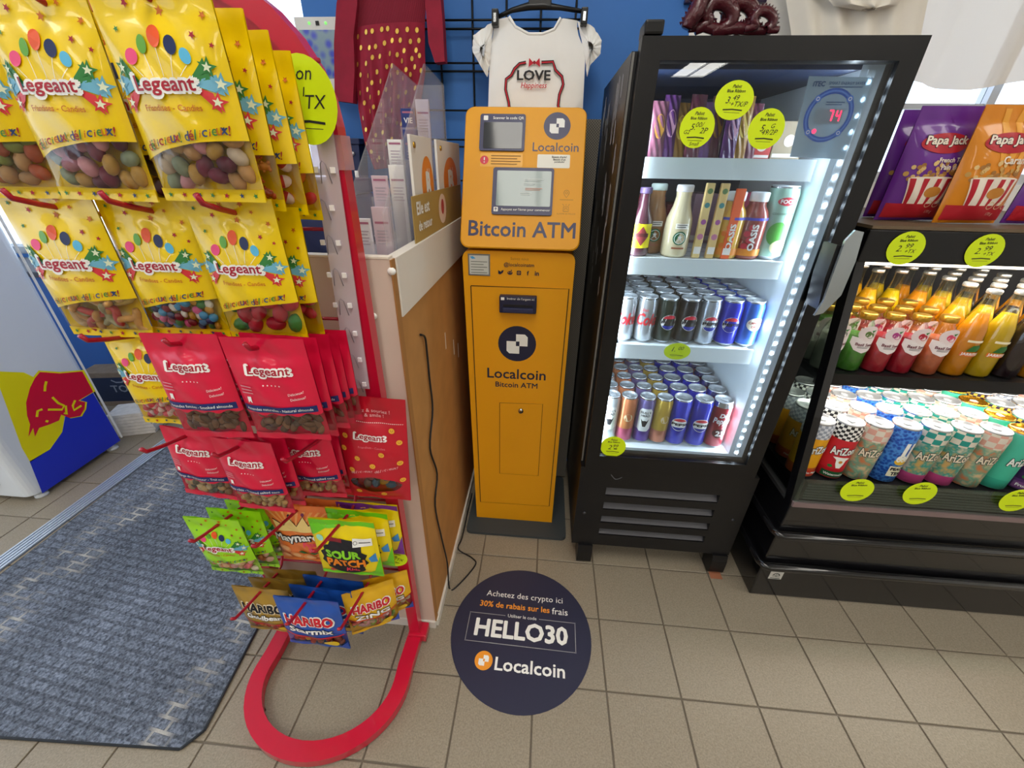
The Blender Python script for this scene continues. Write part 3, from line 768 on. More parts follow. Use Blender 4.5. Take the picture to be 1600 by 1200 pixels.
for s_, pts in ((-1, [(772, 33), (740, 55), (738, 80), (752, 105), (762, 122), (766, 90)]), (1, [(902, 33), (925, 40), (940, 62), (938, 85), (922, 102), (917, 122), (914, 90)])):
    o_ = sil(pts, YS); c_ = (sum(a for a, z in o_) / len(o_), sum(z for a, z in o_) / len(o_))
    b = MB(); n_ = 40; ringp = [samp2(o_ + [o_[0]], k / n_) for k in range(n_)]
    vs = []; fs = []
    for j, sc_ in enumerate((.25, .55, .85, 1.0)):
        for k, q in enumerate(ringp):
            vs.append((c_[0] + (q[0] - c_[0]) * sc_, YS - .012 * (1.2 - sc_) + .005 * sin(k * 1.25 * 2) * sc_, c_[1] + (q[1] - c_[1]) * sc_))
    for j in range(3):
        for k in range(n_): fs.append((j * n_ + k, j * n_ + (k + 1) % n_, (j + 1) * n_ + (k + 1) % n_, (j + 1) * n_ + k))
    fs.append(tuple(range(n_)))
    b.add(vs, fs, CLOTH, True); b.build('ruffled_sleeve', sh)
MB().tube([(x, YS - .012, z) for x, z in neck[1:-1]], .004, CLOTH, 6).build('collar', sh)
p = Print(); RED = mat('#c01c30', .7); DK = mat('#262628', .7)
def SF(px, py): q = PY(px, py, YS - .016); return (q.x, q.z)
for st in (((822, 98), (812, 100), (804, 108), (799, 118), (791, 124), (790, 140), (795, 160), (796, 170)), ((846, 98), (864, 97), (868, 110), (878, 120), (880, 132), (874, 148), (872, 165), (874, 172))):
    p.line([SF(*q) for q in st], .0085, DK, 0); p.line([SF(*q) for q in st], .0035, RED, 1)
for q in ([(834, 99), (827, 91), (826, 105)], [(836, 99), (843, 91), (844, 105)]): p.poly([SF(*k) for k in q], RED, 2)
p.ell(*SF(835, 98), .004, None, mat('#8c1222', .7), 3)
a = SF(834, 118); p.text('LOVE', a[0], a[1], DK, w=.096, h=.024, bold=.03, layer=4)
a = SF(834, 135); p.text('Happiness', a[0], a[1], RED, w=.075, layer=4, shear=.25, bold=.012)
p.build('print', sh, flat((0, YS - .0185, 0)))
hg = empty('clothes_hanger', (0, 0, 0), label='black plastic clip hanger holding the white shirt', cat='hanger')
HP = mat('#141416', .35)
pts = [PY(*q, YS) for q in ((775, 28), (800, 16), (825, 10), (850, 9), (875, 12), (912, 18))]
MB().tube(pts, [.005, .006, .009, .009, .006, .005], HP, 8).build('bar', hg)
boxp('neck', hg, PY(826, 0, YS).x, PY(862, 0, YS).x, YS - .008, YS + .008, PY(840, 12, YS).z, PY(840, -14, YS).z, HP, .003)
c = PY(843, -14, YS)
MB().tube([(c.x, YS, c.z), (c.x, YS, c.z + .03), (c.x + .015, YS + .01, c.z + .05), (c.x + .01, YS + .03, c.z + .07), (c.x, .55, c.z + .07)], .002, mat('#b8bcc0', .2, 1), 8).build('hook', hg)
for q in ((775, 32), (912, 30)):
    c = PY(*q, YS)
    o_ = boxp('clip', hg, c.x - .009, c.x + .009, YS - .028, YS + .012, c.z - .017, c.z + .019, HP, .003)
    boxp('clip_spring', o_, c.x - .0035, c.x + .0035, YS - .0305, YS - .027, c.z - .01, c.z + .009, mat('#d5dade', .2, 1))
dr_ = empty('red_dress', (0, 0, 0), label='dark red child\'s dress with gold dotted skirt hanging on the blue wall', cat='dress')
VEL = mat('#8e0f2e', .75, noise=.12, nscale=30); YD = .47
L = sil([(552, -40), (552, 0), (556, 50)], YD); Rr = sil([(668, -40), (666, 0), (664, 38)], YD)
b, _ = cloth_from(L, Rr, YD, tex('ribbed_velvet', 'wave', '#7a0b26', '#9a1433', (130, 1, 1), .8, .6, co='Object'), .03); b.build('bodice', dr_)
L = sil([(556, 44), (556, 110), (560, 170), (570, 225), (585, 265)], YD); Rr = sil([(664, 36), (664, 80), (665, 110), (655, 180), (640, 258)], YD)
b, sk = cloth_from(L, Rr, YD, VEL, .05, 34, 60, .018, 6); so = b.build('skirt', dr_)
for pts in ([(540, -40), (530, 10), (526, 70), (527, 158), (555, 162), (558, 110), (556, 60), (562, 10), (562, -40)], [(660, -40), (668, 20), (672, 70), (682, 100), (697, 98), (694, 40), (688, -40)]):
    o_ = sil(pts, YD - .005); b = MB(); b.prism(o_, 1, YD - .022, YD + .012, VEL); b.build('sleeve', dr_)
GOLD = mat('#e8c058', .3, .5)
b = MB()
for j in range(11):
    for i in range(8):
        u = (i + .5 + .5 * (j % 2)) / 8.5 + rnd.uniform(-.02, .02); v = (j + .6) / 11.5 + rnd.uniform(-.015, .015)
        if not .03 < u < .97: continue
        c = Vector(sk(u, v)); r_ = .0062
        e1 = (Vector(sk(u + .01, v)) - c).normalized(); e2 = (Vector(sk(u, v + .01)) - c).normalized(); nn = e2.cross(e1); nn = nn if nn.y < 0 else -nn
        b.add([c + nn * .002 + e1 * r_ * .8 * cos(t * pi / 4) + e2 * r_ * sin(t * pi / 4) for t in range(8)], [tuple(range(8))], GOLD)
b.build('gold_dots', so)
# ================================================================== red candy rack
REDP = mat('#c30f33', .28, coat=.4)
PEGR = mat('#a50d28', .3, coat=.3)
YR = -.305; XL, XR = -.945, -.553
rk = empty('candy_rack', (0, 0, 0), label='red metal peg rack full of hanging candy bags in front of the cream counter', cat='display rack')
# floor loop
lp = [(XR, YR + .02, .018), (XR - .003, -.4, .018)]
for k in range(25):
    a = pi * k / 24
    lp.append((-.749 + .195 * cos(a), -.44 - .165 * sin(a), .018))
lp += [(XL + .003, -.4, .018), (XL, YR + .02, .018)]
MB().tube(lp, 0, REDP, rect=(.04, .026)).build('base_loop', rk)
for q in ((XR, YR), (-.9, -.53), (XL, YR), (-.6, -.53)): MB().lathe([(.012, 0), (.012, .006), (.007, .006)], BLACK, 10, (q[0], q[1], 0)).build('foot_pad', rk)
boxp('foot_plate', rk, XR - .018, XR + .034, YR - .02, YR + .022, .012, .04, REDP, .003)
arch = [(XR, YR, .03), (XR, YR, .7), (XR, YR, 1.27)]
for k in range(17):
    a = pi * k / 16
    arch.append((-.749 + .196 * cos(a), YR, 1.3 + .17 * sin(a)))
arch += [(XL, YR, 1.27), (XL, YR, .7), (XL, YR, .03)]
b = MB(); b.tube(arch, 0, REDP, rect=(.03, .026)); b.build('frame', rk)
b = MB()
for k in range(16):   # wide flat arch plate inside the tube
    a0, a1 = pi * k / 16, pi * (k + 1) / 16
    v = []
    for a in (a0, a1):
        for rr in (.188, .15): v.append((-.749 + (rr + .005) * cos(a), YR, 1.3 + (rr - .022) * sin(a)))
    b.add([(x, y + d, z) for d in (-.003, .003) for x, y, z in v], [(0, 1, 3, 2), (4, 6, 7, 5), (0, 2, 6, 4), (1, 5, 7, 3)], REDP)
b.build('arch_plate', rk)
PZT = [1.40, 1.21, 1.025, .825, .607, .357]; PXC = [-.875, -.75, -.632]; PTY = -.498
def pegz(r, y): return PZT[r] - (y - PTY) * .27
for r in range(6):
    zr = pegz(r, YR)
    for dz in (.0, .03): MB().tube([(XR, YR, zr + dz), (XL, YR, zr + dz)], .0032, PEGR, 6).build('crossbar', rk)
    for x in PXC:
        MB().tube([(x, YR - .004, zr + .03), (x, YR - .012, zr + .045), (x, YR - .03, pegz(r, YR - .03) + .012), (x, YR - .05, pegz(r, YR - .05)), (x, PTY + .025, pegz(r, PTY + .025)), (x, PTY, pegz(r, PTY) + .002), (x, PTY - .006, pegz(r, PTY) + .012)], .0036, PEGR, 7).build('peg', rk)
# clear strip with hanging clips on the right upright
ST = clear('milky_plastic', '#f2ecf4', .05, .2, .45, '#efe6ee')
s0 = PY(497, 190, -.325); s1 = PY(582, 618, -.325)
stp = MB().prism([(s0.x - .018, s0.z), (s0.x + .02, s0.z), (XR - .002, .87), (XR - .042, .87)], 1, -.3255, -.3235, ST).build('clip_strip', rk)
for k in range(8):
    zc = 1.245 - k * .052; xc = XR - .023 + (.012 if k < 1 else 0)
    MB().tube([(xc - .008, -.327, zc - .018), (xc - .004, -.329, zc + .008), (xc, -.33, zc + .012), (xc + .004, -.329, zc + .008), (xc + .008, -.327, zc - .018)], .0007, mat('#8d8791', .3), 5).build('clip', stp)
    for dx in (-.013, .013): boxp('clip_tab', stp, xc + dx - .0035, xc + dx + .0035, -.329, -.326, zc - .004, zc + .004, mat('#f4f0f4', .4))
# clear tape around the upright
MB().box(XR - .019, XR + .019, YR - .016, YR + .016, 1.245, 1.29, clear('tape', '#ffe8ee', .1, .15, .35, '#f0c8d0')).build('tape', rk)
MB().tube([(-.60, YR - .005, 1.385), (-.597, YR - .012, 1.33), (-.602, YR - .012, 1.29)], .0018, mat('#b9bcc4', .2, 1), 6).build('hook_wire', rk)

STK = mat('#d6ee0a', .45)
def sticker(parent, fn, rx, rz, head, price, sub=None, name='price_sticker', big=1.):
    """round fluorescent price sticker: two printed lines, a hand-written price, a thick stroke"""
    b = MB(); n = 28
    top = [fn(rx * cos(2 * pi * k / n), rz * sin(2 * pi * k / n), 0) for k in range(n)]
    bot = [fn(rx * cos(2 * pi * k / n), rz * sin(2 * pi * k / n), -1) for k in range(n)]
    b.add(top + bot, [tuple(range(n)), tuple(range(2 * n - 1, n - 1, -1))] + [(k, k + n, (k + 1) % n + n, (k + 1) % n) for k in range(n)], STK)
    o = b.build(name, parent)
    p = Print()
    if head:
        p.text('Pabst', 0, rz * .70, INK, h=rz * .17, layer=1, shear=.35, bold=.012)
        p.text('Blue Ribbon', 0, rz * .47, INK, w=rx * .95, layer=1, shear=.1, bold=.02)
    for t, x, z, h in price: p.text(t, x * rx, z * rz, INK, h=h * rz, layer=1, shear=.3)
    p.line([(-rx * .5, -rz * .47), (0, -rz * .45), (rx * .52, -rz * .5)], rz * .06, INK, 1)
    p.line([(-rx * .42, -rz * .6), (rx * .42, -rz * .63)], rz * .018, INK, 1)
    if sub: p.text(sub, 0, -rz * .78, INK, h=rz * .18, layer=1, shear=.3)
    p.build('lettering', o, fn)
    return o
def tilt2(fn, a):
    return lambda x, z, ly: fn(x * cos(a) - z * sin(a), x * sin(a) + z * cos(a), ly)
c = PY(478, 158, -.335)
sticker(rk, flat(c, (1, 0, 0), (0, 0, 1), .0005, .001), .044, .052, False, [('TX', .35, -.02, .3), ('on', .1, .55, .2), ('1', 0, .2, .2)])
c = PY(614, 870, -.335)
sticker(rk, tilt2(flat(c, (1, 0, 0), (0, 0, 1), .0005, .001), -.25), .037, .033, True, [('2', -.2, 0, .35), ('99', .1, .08, .3), ('/TX', .45, -.1, .28)])

# ================================================================== bags
FILM = clear('bag_film', '#f6f4f0', .07, .08)
def bag_surface(w, h, t, z0, z1):
    def yf(x, z):
        u = min(abs(2 * x / w), 1); v = min(max((z - z0) / (z1 - z0), 0), 1)
        return -t * .5 * max(1 - u ** 2.4, 0) ** .75 * sin(pi * v ** .8) ** .6 - .0014 * sin(15 * x / w + 19 * z / h) * (1 - u * u) - .0012
    return yf
def bag_mesh(w, h, t, colour, win, seal=.012, head=.03, notch=True, bottom=None, back=None, clearwin=True):
    """pillow bag hung from its top edge: z from 0 (top) to -h; win(u) gives (low, high) of the clear window or None"""
    z0, z1 = -h + seal, -head
    yf = bag_surface(w, h, t, z0, z1)
    b = MB(); nu = 32
    rows = [('p', lambda u: -h, lambda u: (win(u)[0] if win else z0), 4)]
    if win: rows += [('c', lambda u: win(u)[0], lambda u: win(u)[1], 10), ('p', lambda u: win(u)[1], lambda u: 0, 22)]
    else: rows = [('p', lambda u: -h, lambda u: 0, 30)]
    def width(z): return w
    for kind, lo, hi, n in rows:
        m = FILM if (kind == 'c' and clearwin) else (bottom if (bottom and hi(.5) < -h * .6 and kind == 'p') else colour)
        def fn(u, v, lo=lo, hi=hi):
            z = lo(u) + (hi(u) - lo(u)) * v; x = (u - .5) * width(z); return (x, yf((u - .5) * w, z), z)
        b.sheet(fn, nu, n, m)
    def fb(u, v):
        z = -h + h * v; x = (u - .5) * width(z); return (x, -yf((u - .5) * w, z) * .7, z)
    b.sheet(fb, nu, 14, back or colour, True)
    return b, yf
def bag_print(p, yf): return p.mesh(lambda x, z, ly: (x, yf(x, z) - .0009 - .0004 * ly, z), 'artwork', .008)
# candy shapes, one mesh per shape and colour
_cm = {}
def candy_mesh(shape, col, s):
    k = (shape, col, s)
    if k in _cm: return _cm[k]
    m = mat(col, .45 if shape in ('gummy', 'bear') else .35, noise=.12, nscale=90, coat=.15)
    b = MB()
    if shape == 'gummy': b.ball((0, 0, 0), (s, s * .62, s * .7), m, 10, 6)
    elif shape == 'lentil': b.ball((0, 0, 0), (s, s * .6, s), m, 10, 6)
    elif shape == 'almond':
        b.ball((0, 0, 0), (s, s * .42, s * .58), m, 10, 6)
        b.v = [(x + (.35 * abs(z) * (1 if x > 0 else 0)), y, z * (1 - .45 * max(x / s, 0))) for x, y, z in b.v]
    elif shape == 'nut': b.ball((0, 0, 0), (s, s * .75, s * .8), m, 8, 5)
    elif shape == 'worm': b.tube([(s * 2.6 * (t - .5), s * .2 * sin(6 * t), s * .55 * sin(5 * t)) for t in [q / 7 for q in range(8)]], [s * .3, s * .42, s * .45, s * .42, s * .45, s * .42, s * .4, s * .25], m, 7)
    elif shape == 'bear':
        b.ball((0, 0, 0), (s * .6, s * .5, s * .75), m, 8, 6); b.ball((0, 0, s * .85), (s * .45, s * .42, s * .42), m, 8, 5)
        for a in (-1, 1):
            b.ball((a * .32 * s, 0, s * 1.22), s * .17, m, 6, 4); b.ball((a * .55 * s, -.3 * s, .2 * s), s * .22, m, 6, 4); b.ball((a * .45 * s, -.25 * s, -.6 * s), s * .26, m, 6, 4)
    elif shape == 'swirl':
        b.ball((0, 0, 0), (s, s * .7, s * .75), m, 10, 6)
        w_ = mat('#f3dcd8', .4); k_ = b.mi(w_)
        for i in range(len(b.f)):
            if i % 5 < 2: b.m[i] = k_
    _cm[k] = b.mesh('candy'); return _cm[k]
def fill_bag(bag, yf, w, h, t, win, shape, cols, s, n, seed, single=True, name='candy'):
    r = random.Random(seed); placed = []; tries = 0
    joined = MB()
    while len(placed) < n and tries < n * 60:
        tries += 1
        x = r.uniform(-w * .38, w * .38); u = x / w + .5
        lo, hi = win(u); z = r.uniform(lo + s * .5, hi + s * .4)
        if any((x - a) ** 2 + (z - c) ** 2 < (s * (1.25 if shape not in ('almond', 'worm') else 1.05)) ** 2 for a, c in placed): continue
        placed.append((x, z))
        y = min(yf(x, z) + s * .68 + .0015 + r.uniform(0, .003), s * .3)
        me = candy_mesh(shape, r.choice(cols), s)
        R = (r.uniform(-.35, .35), r.uniform(0, 6.3), r.uniform(-.35, .35))
        if single: link(name, me, bag, (x, y, z), R)
        else:
            M = Matrix.Translation((x, y, z)) @ __import__('mathutils').Euler(R).to_matrix().to_4x4()
            base = len(joined.v); joined.v += [tuple(M @ v.co) for v in me.vertices]
            for p_ in me.polygons:
                joined.f.append(tuple(i + base for i in p_.vertices)); joined.m.append(joined.mi(me.materials[p_.material_index])); joined.sm.append(True)
    if not single:
        o = joined.build('candies', bag); o['kind'] = 'stuff'
YB = mat('#f4d100', .28, coat=.35); RB = mat('#dc1440', .3, coat=.3); GB_ = mat('#9fe01a', .3, coat=.3)
C5 = [mat(c, .4) for c in ('#e8447c', '#62a829', '#e8541c', '#1d2c58', '#58b4dc')]
RT = mat('#a8142c', .5); OT = mat('#c96a14', .5); GT = mat('#2f7d3a', .5)
def legeant(p, cx, cz, w, ly=3):
    h = w * .22
    p.text('Legeant', cx, cz, WHITE, w=w * 1.14, h=h * 1.62, layer=ly, bold=.115)
    p.text('Legeant', cx, cz, RT, w=w, h=h * 1.18, layer=ly + 1.2, bold=.024)
def art_yellow(w, h, k=1.):
    p = Print()
    for i, (x, z, rx, rz) in enumerate(((-.24, -.315, .052, .036), (-.13, -.265, .045, .04), (-.005, -.235, .052, .047), (.115, -.27, .045, .042), (.215, -.315, .04, .036))):
        p.ell(x * w, z * h, rx * w, rz * h, C5[i], 1, 16, (-.3, -.15, 0, .2, .35)[i])
        p.line([(x * w, (z - .04) * h), (x * w * .7, -.40 * h)], .0006, WHITE, 0)
    for s_ in (-1, 1):
        for (x, z, r_, c) in ((.36, -.36, .1, GT), (.43, -.43, .11, mat('#6cb0cc', .4)), (.38, -.51, .1, mat('#d8343c', .4))):
            p.poly([(s_ * .2 * w, -.43 * h), (s_ * (x - .02) * w, (z + .04) * h), (s_ * (x + .01) * w, (z - .05) * h)], c, 1)
            p.star(s_ * x * w, z * h, r_ * w * .75, c, 2, .2)
            p.star(s_ * x * w, z * h, r_ * w * .38, mat('#e4eccc', .4), 3, .2)
    legeant(p, 0, -.44 * h, w * .52, 4)
    p.text('Friandises - Candies', .0, -.535 * h, OT, w=w * .5, layer=2, bold=.012)
    cs = [RT, GT, OT, mat('#27407c', .5)]
    for i, ch in enumerate('délicieux! délicieux!'):
        if ch == ' ': continue
        u = -.36 + .76 * i / 20
        p.text(ch, u * w, (-.716 + .1 * (u + .36) + .012 * sin(pi * (u + .5))) * h, cs[i % 4], h=.034 * h * (1 if ch in 'ceiux' else 1.4), layer=2, shear=.25, bold=.01)
    r = random.Random(3)
    for (x, z) in ((-.4, -.06), (-.2, -.1), (.05, -.13), (.25, -.08), (.4, -.15), (-.33, -.2), (.3, -.23), (.43, -.27), (.36, -.63), (-.1, -.04), (.15, -.03)):
        p.star(x * w, z * h, .03 * w * r.uniform(.7, 1.3), r.choice([RT, GT, mat('#24386e', .5), OT]), 1, r.uniform(0, 1))
    for k in range(7): p.star((-.42 + k * .14) * w, -.965 * h, .026 * w, (GT, RT, mat('#24386e', .5))[k % 3], 1, k)
    return p
def art_red(w, h, line):
    p = Print(); NB = mat('#1f2d6c', .4)
    legeant(p, 0, -.28 * h, w * .52, 2)
    for k in range(5): p.star((-.1 + k * .05) * w, -.40 * h, .013 * w, WHITE, 1)
    p.text('Délicieux!', .27 * w, -.47 * h, WHITE, w=.2 * w, layer=1, shear=.3, rot=.2); p.text('Delicious!', .28 * w, -.52 * h, WHITE, w=.2 * w, layer=1, shear=.3, rot=.2)
    for k in range(3): p.rect(-.42 * w, (-.43 - k * .03) * h, -.27 * w, (-.418 - k * .03) * h, mat('#d88a94', .5), 1)
    p.poly([(-.37 * w, -.52 * h), (-.32 * w, -.52 * h), (-.32 * w, -.58 * h), (-.345 * w, -.56 * h), (-.37 * w, -.58 * h)], WHITE, 1)
    p.rect(-.465 * w, -.665 * h, .465 * w, -.6 * h, NB, 1, 14)
    p.text(line, 0, -.632 * h, WHITE, w=.84 * w, layer=3, bold=.008)
    return p
KIND = {}
def make_kind(key, w, h, t, colour, win, art, **kw):
    b, yf = bag_mesh(w, h, t, colour, win, **kw)
    KIND[key] = (b.mesh('bag'), yf, w, h, t, win, bag_print(art, yf) if art else None)
def hang(key, name, label, x, y, r, shape=None, cols=None, s=.008, n=16, single=True, group=None, seed=0, rz=0., ry=0., z=None, cat='candy bag', cname='candy'):
    me, yf, w, h, t, win, art = KIND[key]
    zt = (pegz(r, y) + .0165) if z is None else z
    o = link(name, me, None, (x, y, zt), (rnd.uniform(-.02, .05), ry + rnd.uniform(-.02, .02), rz + rnd.uniform(-.04, .04)))
    tag(o, label, cat, group)
    if art: link('artwork', art, o)
    if shape: fill_bag(o, yf, w, h, t, win, shape, cols, s, n, seed, single, cname)
    return o
def wy(w, h): return lambda u: (-h * .93, -h * (.768 - .1 * (u - .15) - .03 * sin(pi * u)))
for key, w, h in (('y1', .13, .2), ('y2', .122, .195), ('y2w', .142, .2), ('y3', .115, .185)):
    make_kind(key, w, h, .034, YB, wy(w, h), art_yellow(w, h))
def wr(w, h): return lambda u: (-h * .93, -h * (.69 + .012 * sin(9 * pi * u)))
for key, w, h, line in (('r_smoked', .116, .18, 'Amandes fumées - Smoked almonds'), ('r_nat', .122, .18, 'Amandes naturelles - Natural almonds'), ('r_trail', .112, .168, 'Mélange du randonneur - Trail mix'), ('r_corn', .114, .172, 'Maïs rôtis - Toasted salted corn')):
    make_kind(key, w, h, .026, RB, wr(w, h), art_red(w, h, line))
PAST = ['#7a1846', '#c99a62', '#c07a90', '#8fa08a', '#d8c8b4', '#5a1038', '#c9a050', '#e0a0b0']
BEARS = ['#c8501c', '#2a7a28', '#b8321c', '#d88a30', '#1f6a24']
SWRL = ['#d8283c', '#e05868', '#c81c34']
G1 = 'yellow candy bags on the top peg row'
hang('y1', 'candy_bag', 'yellow bag of pastel sour gummies, front of the right peg in the top row', PXC[2], -.482, 0, 'gummy', PAST, .0125, 20, seed=1, group=G1)
hang('y1', 'candy_bag', 'yellow bag of gummy bears, second on the right peg in the top row', PXC[2] + .002, -.437, 0, 'bear', BEARS, .009, 16, seed=2, group=G1)
hang('y1', 'candy_bag', 'yellow bag of pink swirl candies, third on the right peg, top row', PXC[2] + .002, -.398, 0, 'swirl', SWRL, .011, 16, seed=3, group=G1)
hang('y1', 'candy_bag', 'yellow bag of red jellies, rearmost on the right peg, top row', PXC[2] + .004, -.36, 0, 'gummy', ['#d81c24', '#e06a1c', '#c8141c'], .012, 16, seed=4, group=G1)
hang('y1', 'candy_bag', 'yellow bag of purple sour gummies, front of the middle peg, top row', PXC[1] - .018, -.475, 0, 'gummy', PAST, .0125, 20, seed=5, group=G1)
hang('y1', 'candy_bag', 'yellow bag of dark berry gummies behind the middle front bag in the top row', PXC[1] + .002, -.43, 0, 'gummy', ['#7a1838', '#9a2450', '#d88a9c', '#3f3a30'], .012, 16, seed=6, group=G1)
hang('y1', 'candy_bag', 'yellow bag of orange and green gummies on the leftmost peg of the top row', PXC[0] - .03, -.47, 0, 'gummy', ['#c87840', '#8a9a50', '#c8a070', '#b85a3c'], .012, 18, seed=7, group=G1)
G2 = 'yellow candy bags on the second peg row'
hang('y2w', 'candy_bag', 'yellow bag of pale gummy worms on the left peg of the second row', PXC[0] - .012, -.455, 1, 'worm', ['#d8a45c', '#c8b060', '#c84848', '#b8b890', '#d8b888'], .012, 18, seed=8, group=G2)
hang('y2', 'candy_bag', 'yellow bag of multicoloured chocolate lentils on the middle peg of the second row', PXC[1] - .012, -.446, 1, 'lentil', ['#7a1a2c', '#f0f0ea', '#2c7a34', '#c8962c', '#d85a94', '#3c9ad0', '#28386c', '#8a1c30'], .0066, 62, seed=9, group=G2)
hang('y2', 'candy_bag', 'yellow candy bag behind the bag of chocolate lentils', PXC[1] + .002, -.405, 1, 'lentil', ['#2c7a34', '#7a1a2c', '#f0f0ea'], .007, 30, False, seed=10, group=G2)
hang('y2', 'candy_bag', 'yellow bag of red and green fruit jellies on the right peg of the second row', PXC[2] - .006, -.45, 1, 'gummy', ['#c8203c', '#b81c38', '#d03048', '#c8203c', '#2f8a3c'], .015, 14, seed=11, group=G2)
hang('y2', 'candy_bag', 'yellow candy bag behind the bag of red jellies, second row', PXC[2], -.405, 1, 'gummy', ['#c8203c'], .012, 10, False, seed=12, group=G2)
hang('y3', 'candy_bag', 'yellow bag of pink swirl candies on the left peg of the third row', PXC[0] + .006, -.435, 2, 'swirl', SWRL, .0085, 26, seed=13, group='yellow candy bags on the third peg row')
ALM = ['#6a4630', '#7a5238', '#5c3c28', '#845c40']; CORN = ['#c8a468', '#b89458', '#d8b880', '#a88450']
G3 = 'red nut bags on the third peg row'
hang('r_smoked', 'nut_bag', 'red bag of smoked almonds on the middle peg of the third row', PXC[1] + .002, -.482, 2, 'almond', ALM, .0105, 34, seed=14, group=G3, cat='snack bag', cname='almond')
hang('r_smoked', 'nut_bag', 'red almond bag half hidden behind the smoked almonds bag', PXC[1] + .012, -.44, 2, 'almond', ALM, .0105, 18, False, seed=15, group=G3, cat='snack bag')
hang('r_nat', 'nut_bag', 'red bag of natural almonds, front of the right peg in the third row', PXC[2] + .01, -.484, 2, 'almond', ALM, .0105, 36, seed=16, group=G3, cat='snack bag', cname='almond')
for k, (y, o_) in enumerate(((-.452, 'second'), (-.423, 'third'), (-.394, 'fourth'), (-.366, 'rearmost'))):
    hang('r_nat', 'nut_bag', 'red bag of natural almonds, %s on the right peg in the third row' % o_, PXC[2] + .012, y, 2, 'almond', ALM, .0105, 18, False, seed=17 + k, group=G3, cat='snack bag')
G4 = 'red nut bags on the fourth peg row'
hang('r_trail', 'nut_bag', 'red bag of trail mix nuts on the left peg of the fourth row', PXC[0] + .012, -.425, 3, 'nut', ['#c8a878', '#5c5a4c', '#d8c49c', '#8a6a48'], .0085, 32, seed=22, group=G4, cat='snack bag', ry=.1, cname='nut')
hang('r_corn', 'nut_bag', 'red bag of toasted corn nuts, front of the middle peg in the fourth row', PXC[1] + .01, -.455, 3, 'nut', CORN, .0066, 52, seed=23, group=G4, cat='snack bag', cname='nut')
hang('r_corn', 'nut_bag', 'red bag of corn nuts just behind the front corn nut bag', PXC[1] + .014, -.425, 3, 'nut', CORN, .007, 24, False, seed=24, group=G4, cat='snack bag')
for k, (y, o_) in enumerate(((-.396, 'first'), (-.368, 'second'), (-.341, 'third'))):
    hang('r_corn', 'nut_bag', 'red bag of corn nuts, %s on the right peg of the fourth row' % o_, PXC[2] - .04, y, 3, 'nut', CORN, .007, 24, False, seed=25 + k, group=G4, cat='snack bag')
# lime green bags
def art_green(w, h):
    p = art_yellow(w, h)
    p.it = [q for q in p.it if not (q[2] in (YB,))]
    return p
make_kind('green', .122, .175, .03, GB_, wy(.122, .175), art_green(.122, .175))
GP = ['#e88a5c', '#f0b8b0', '#f4ead8', '#e8707c', '#f0c898']
hang('green', 'candy_bag', 'lime green bag of pastel jellies, front of the left peg in the fifth row', PXC[0] - .012, -.44, 4, 'gummy', GP, .0095, 22, seed=30, group='lime green candy bags')
hang('green', 'candy_bag', 'lime green candy bag, second on the left peg in the fifth row', PXC[0] + .008, -.405, 4, 'gummy', GP, .0095, 14, False, seed=31, group='lime green candy bags')
hang('green', 'candy_bag', 'lime green candy bag, rearmost on the left peg in the fifth row', PXC[0] + .022, -.37, 4, 'gummy', GP, .0095, 14, False, seed=32, group='lime green candy bags')
# orange peach bags
OB = mat('#f0803c', .3, coat=.35)
p = Print(); CRW = mat('#f6d88a', .4)
w, h = .145, .185
for k in range(9): p.poly([(0, -.42 * h), ((-.48 + .12 * k) * w, -.09 * h), ((-.43 + .12 * k) * w, -.09 * h)], mat('#f6a860', .4), 0)
p.poly([(-.32 * w, -.36 * h), (-.38 * w, -.2 * h), (-.2 * w, -.28 * h), (-.1 * w, -.16 * h), (.02 * w, -.27 * h), (.12 * w, -.15 * h), (.2 * w, -.27 * h), (.36 * w, -.2 * h), (.3 * w, -.36 * h)], CRW, 1)
p.line([(-.38 * w, -.2 * h), (-.2 * w, -.28 * h), (-.1 * w, -.16 * h), (.02 * w, -.27 * h), (.12 * w, -.15 * h), (.2 * w, -.27 * h), (.36 * w, -.2 * h)], .0022, INK, 2)
p.ell(.12 * w, -.13 * h, .004, None, mat('#7c2a58', .4), 2); p.ell(-.1 * w, -.14 * h, .003, None, INK, 2)
p.text('Maynards', 0, -.47 * h, INK, w=.9 * w, h=.2 * h, layer=2, bold=.1, rot=.08); p.text('Maynards', 0, -.47 * h, WHITE, w=.84 * w, h=.165 * h, layer=3, bold=.03, rot=.08)
p.text('Fuzzy', .2 * w, -.58 * h, mat('#f0506c', .4), w=.3 * w, layer=2, bold=.04); p.text('Peach', .27 * w, -.66 * h, mat('#f0506c', .4), w=.3 * w, layer=2, bold=.04)
for x, z, r_ in ((-.3, -.68, .1), (-.15, -.8, .11), (.05, -.84, .1), (.3, -.82, .11), (-.35, -.85, .08)): p.ell(x * w, z * h, r_ * w, r_ * w * .85, mat('#f4a060', .4), 1); p.ell(x * w + .002, z * h + .002, r_ * w * .6, r_ * w * .5, mat('#f8bc84', .4), 2)
for a in (-1, 1): p.poly([(.08 * w, -.74 * h), ((.08 + a * .1) * w, -.69 * h), ((.08 + a * .17) * w, -.72 * h), ((.08 + a * .09) * w, -.755 * h)], mat('#2f6a34', .4), 2)
make_kind('peach', w, h, .035, OB, None, p, head=.02)
hang('peach', 'candy_bag', 'orange bag of peach candy with yellow crown, front of its peg', PXC[1] - .004, -.372, 4, group='orange candy bags')
hang('peach', 'candy_bag', 'orange candy bag behind the peach bag in the fifth row', PXC[1] + .012, -.342, 4, group='orange candy bags')
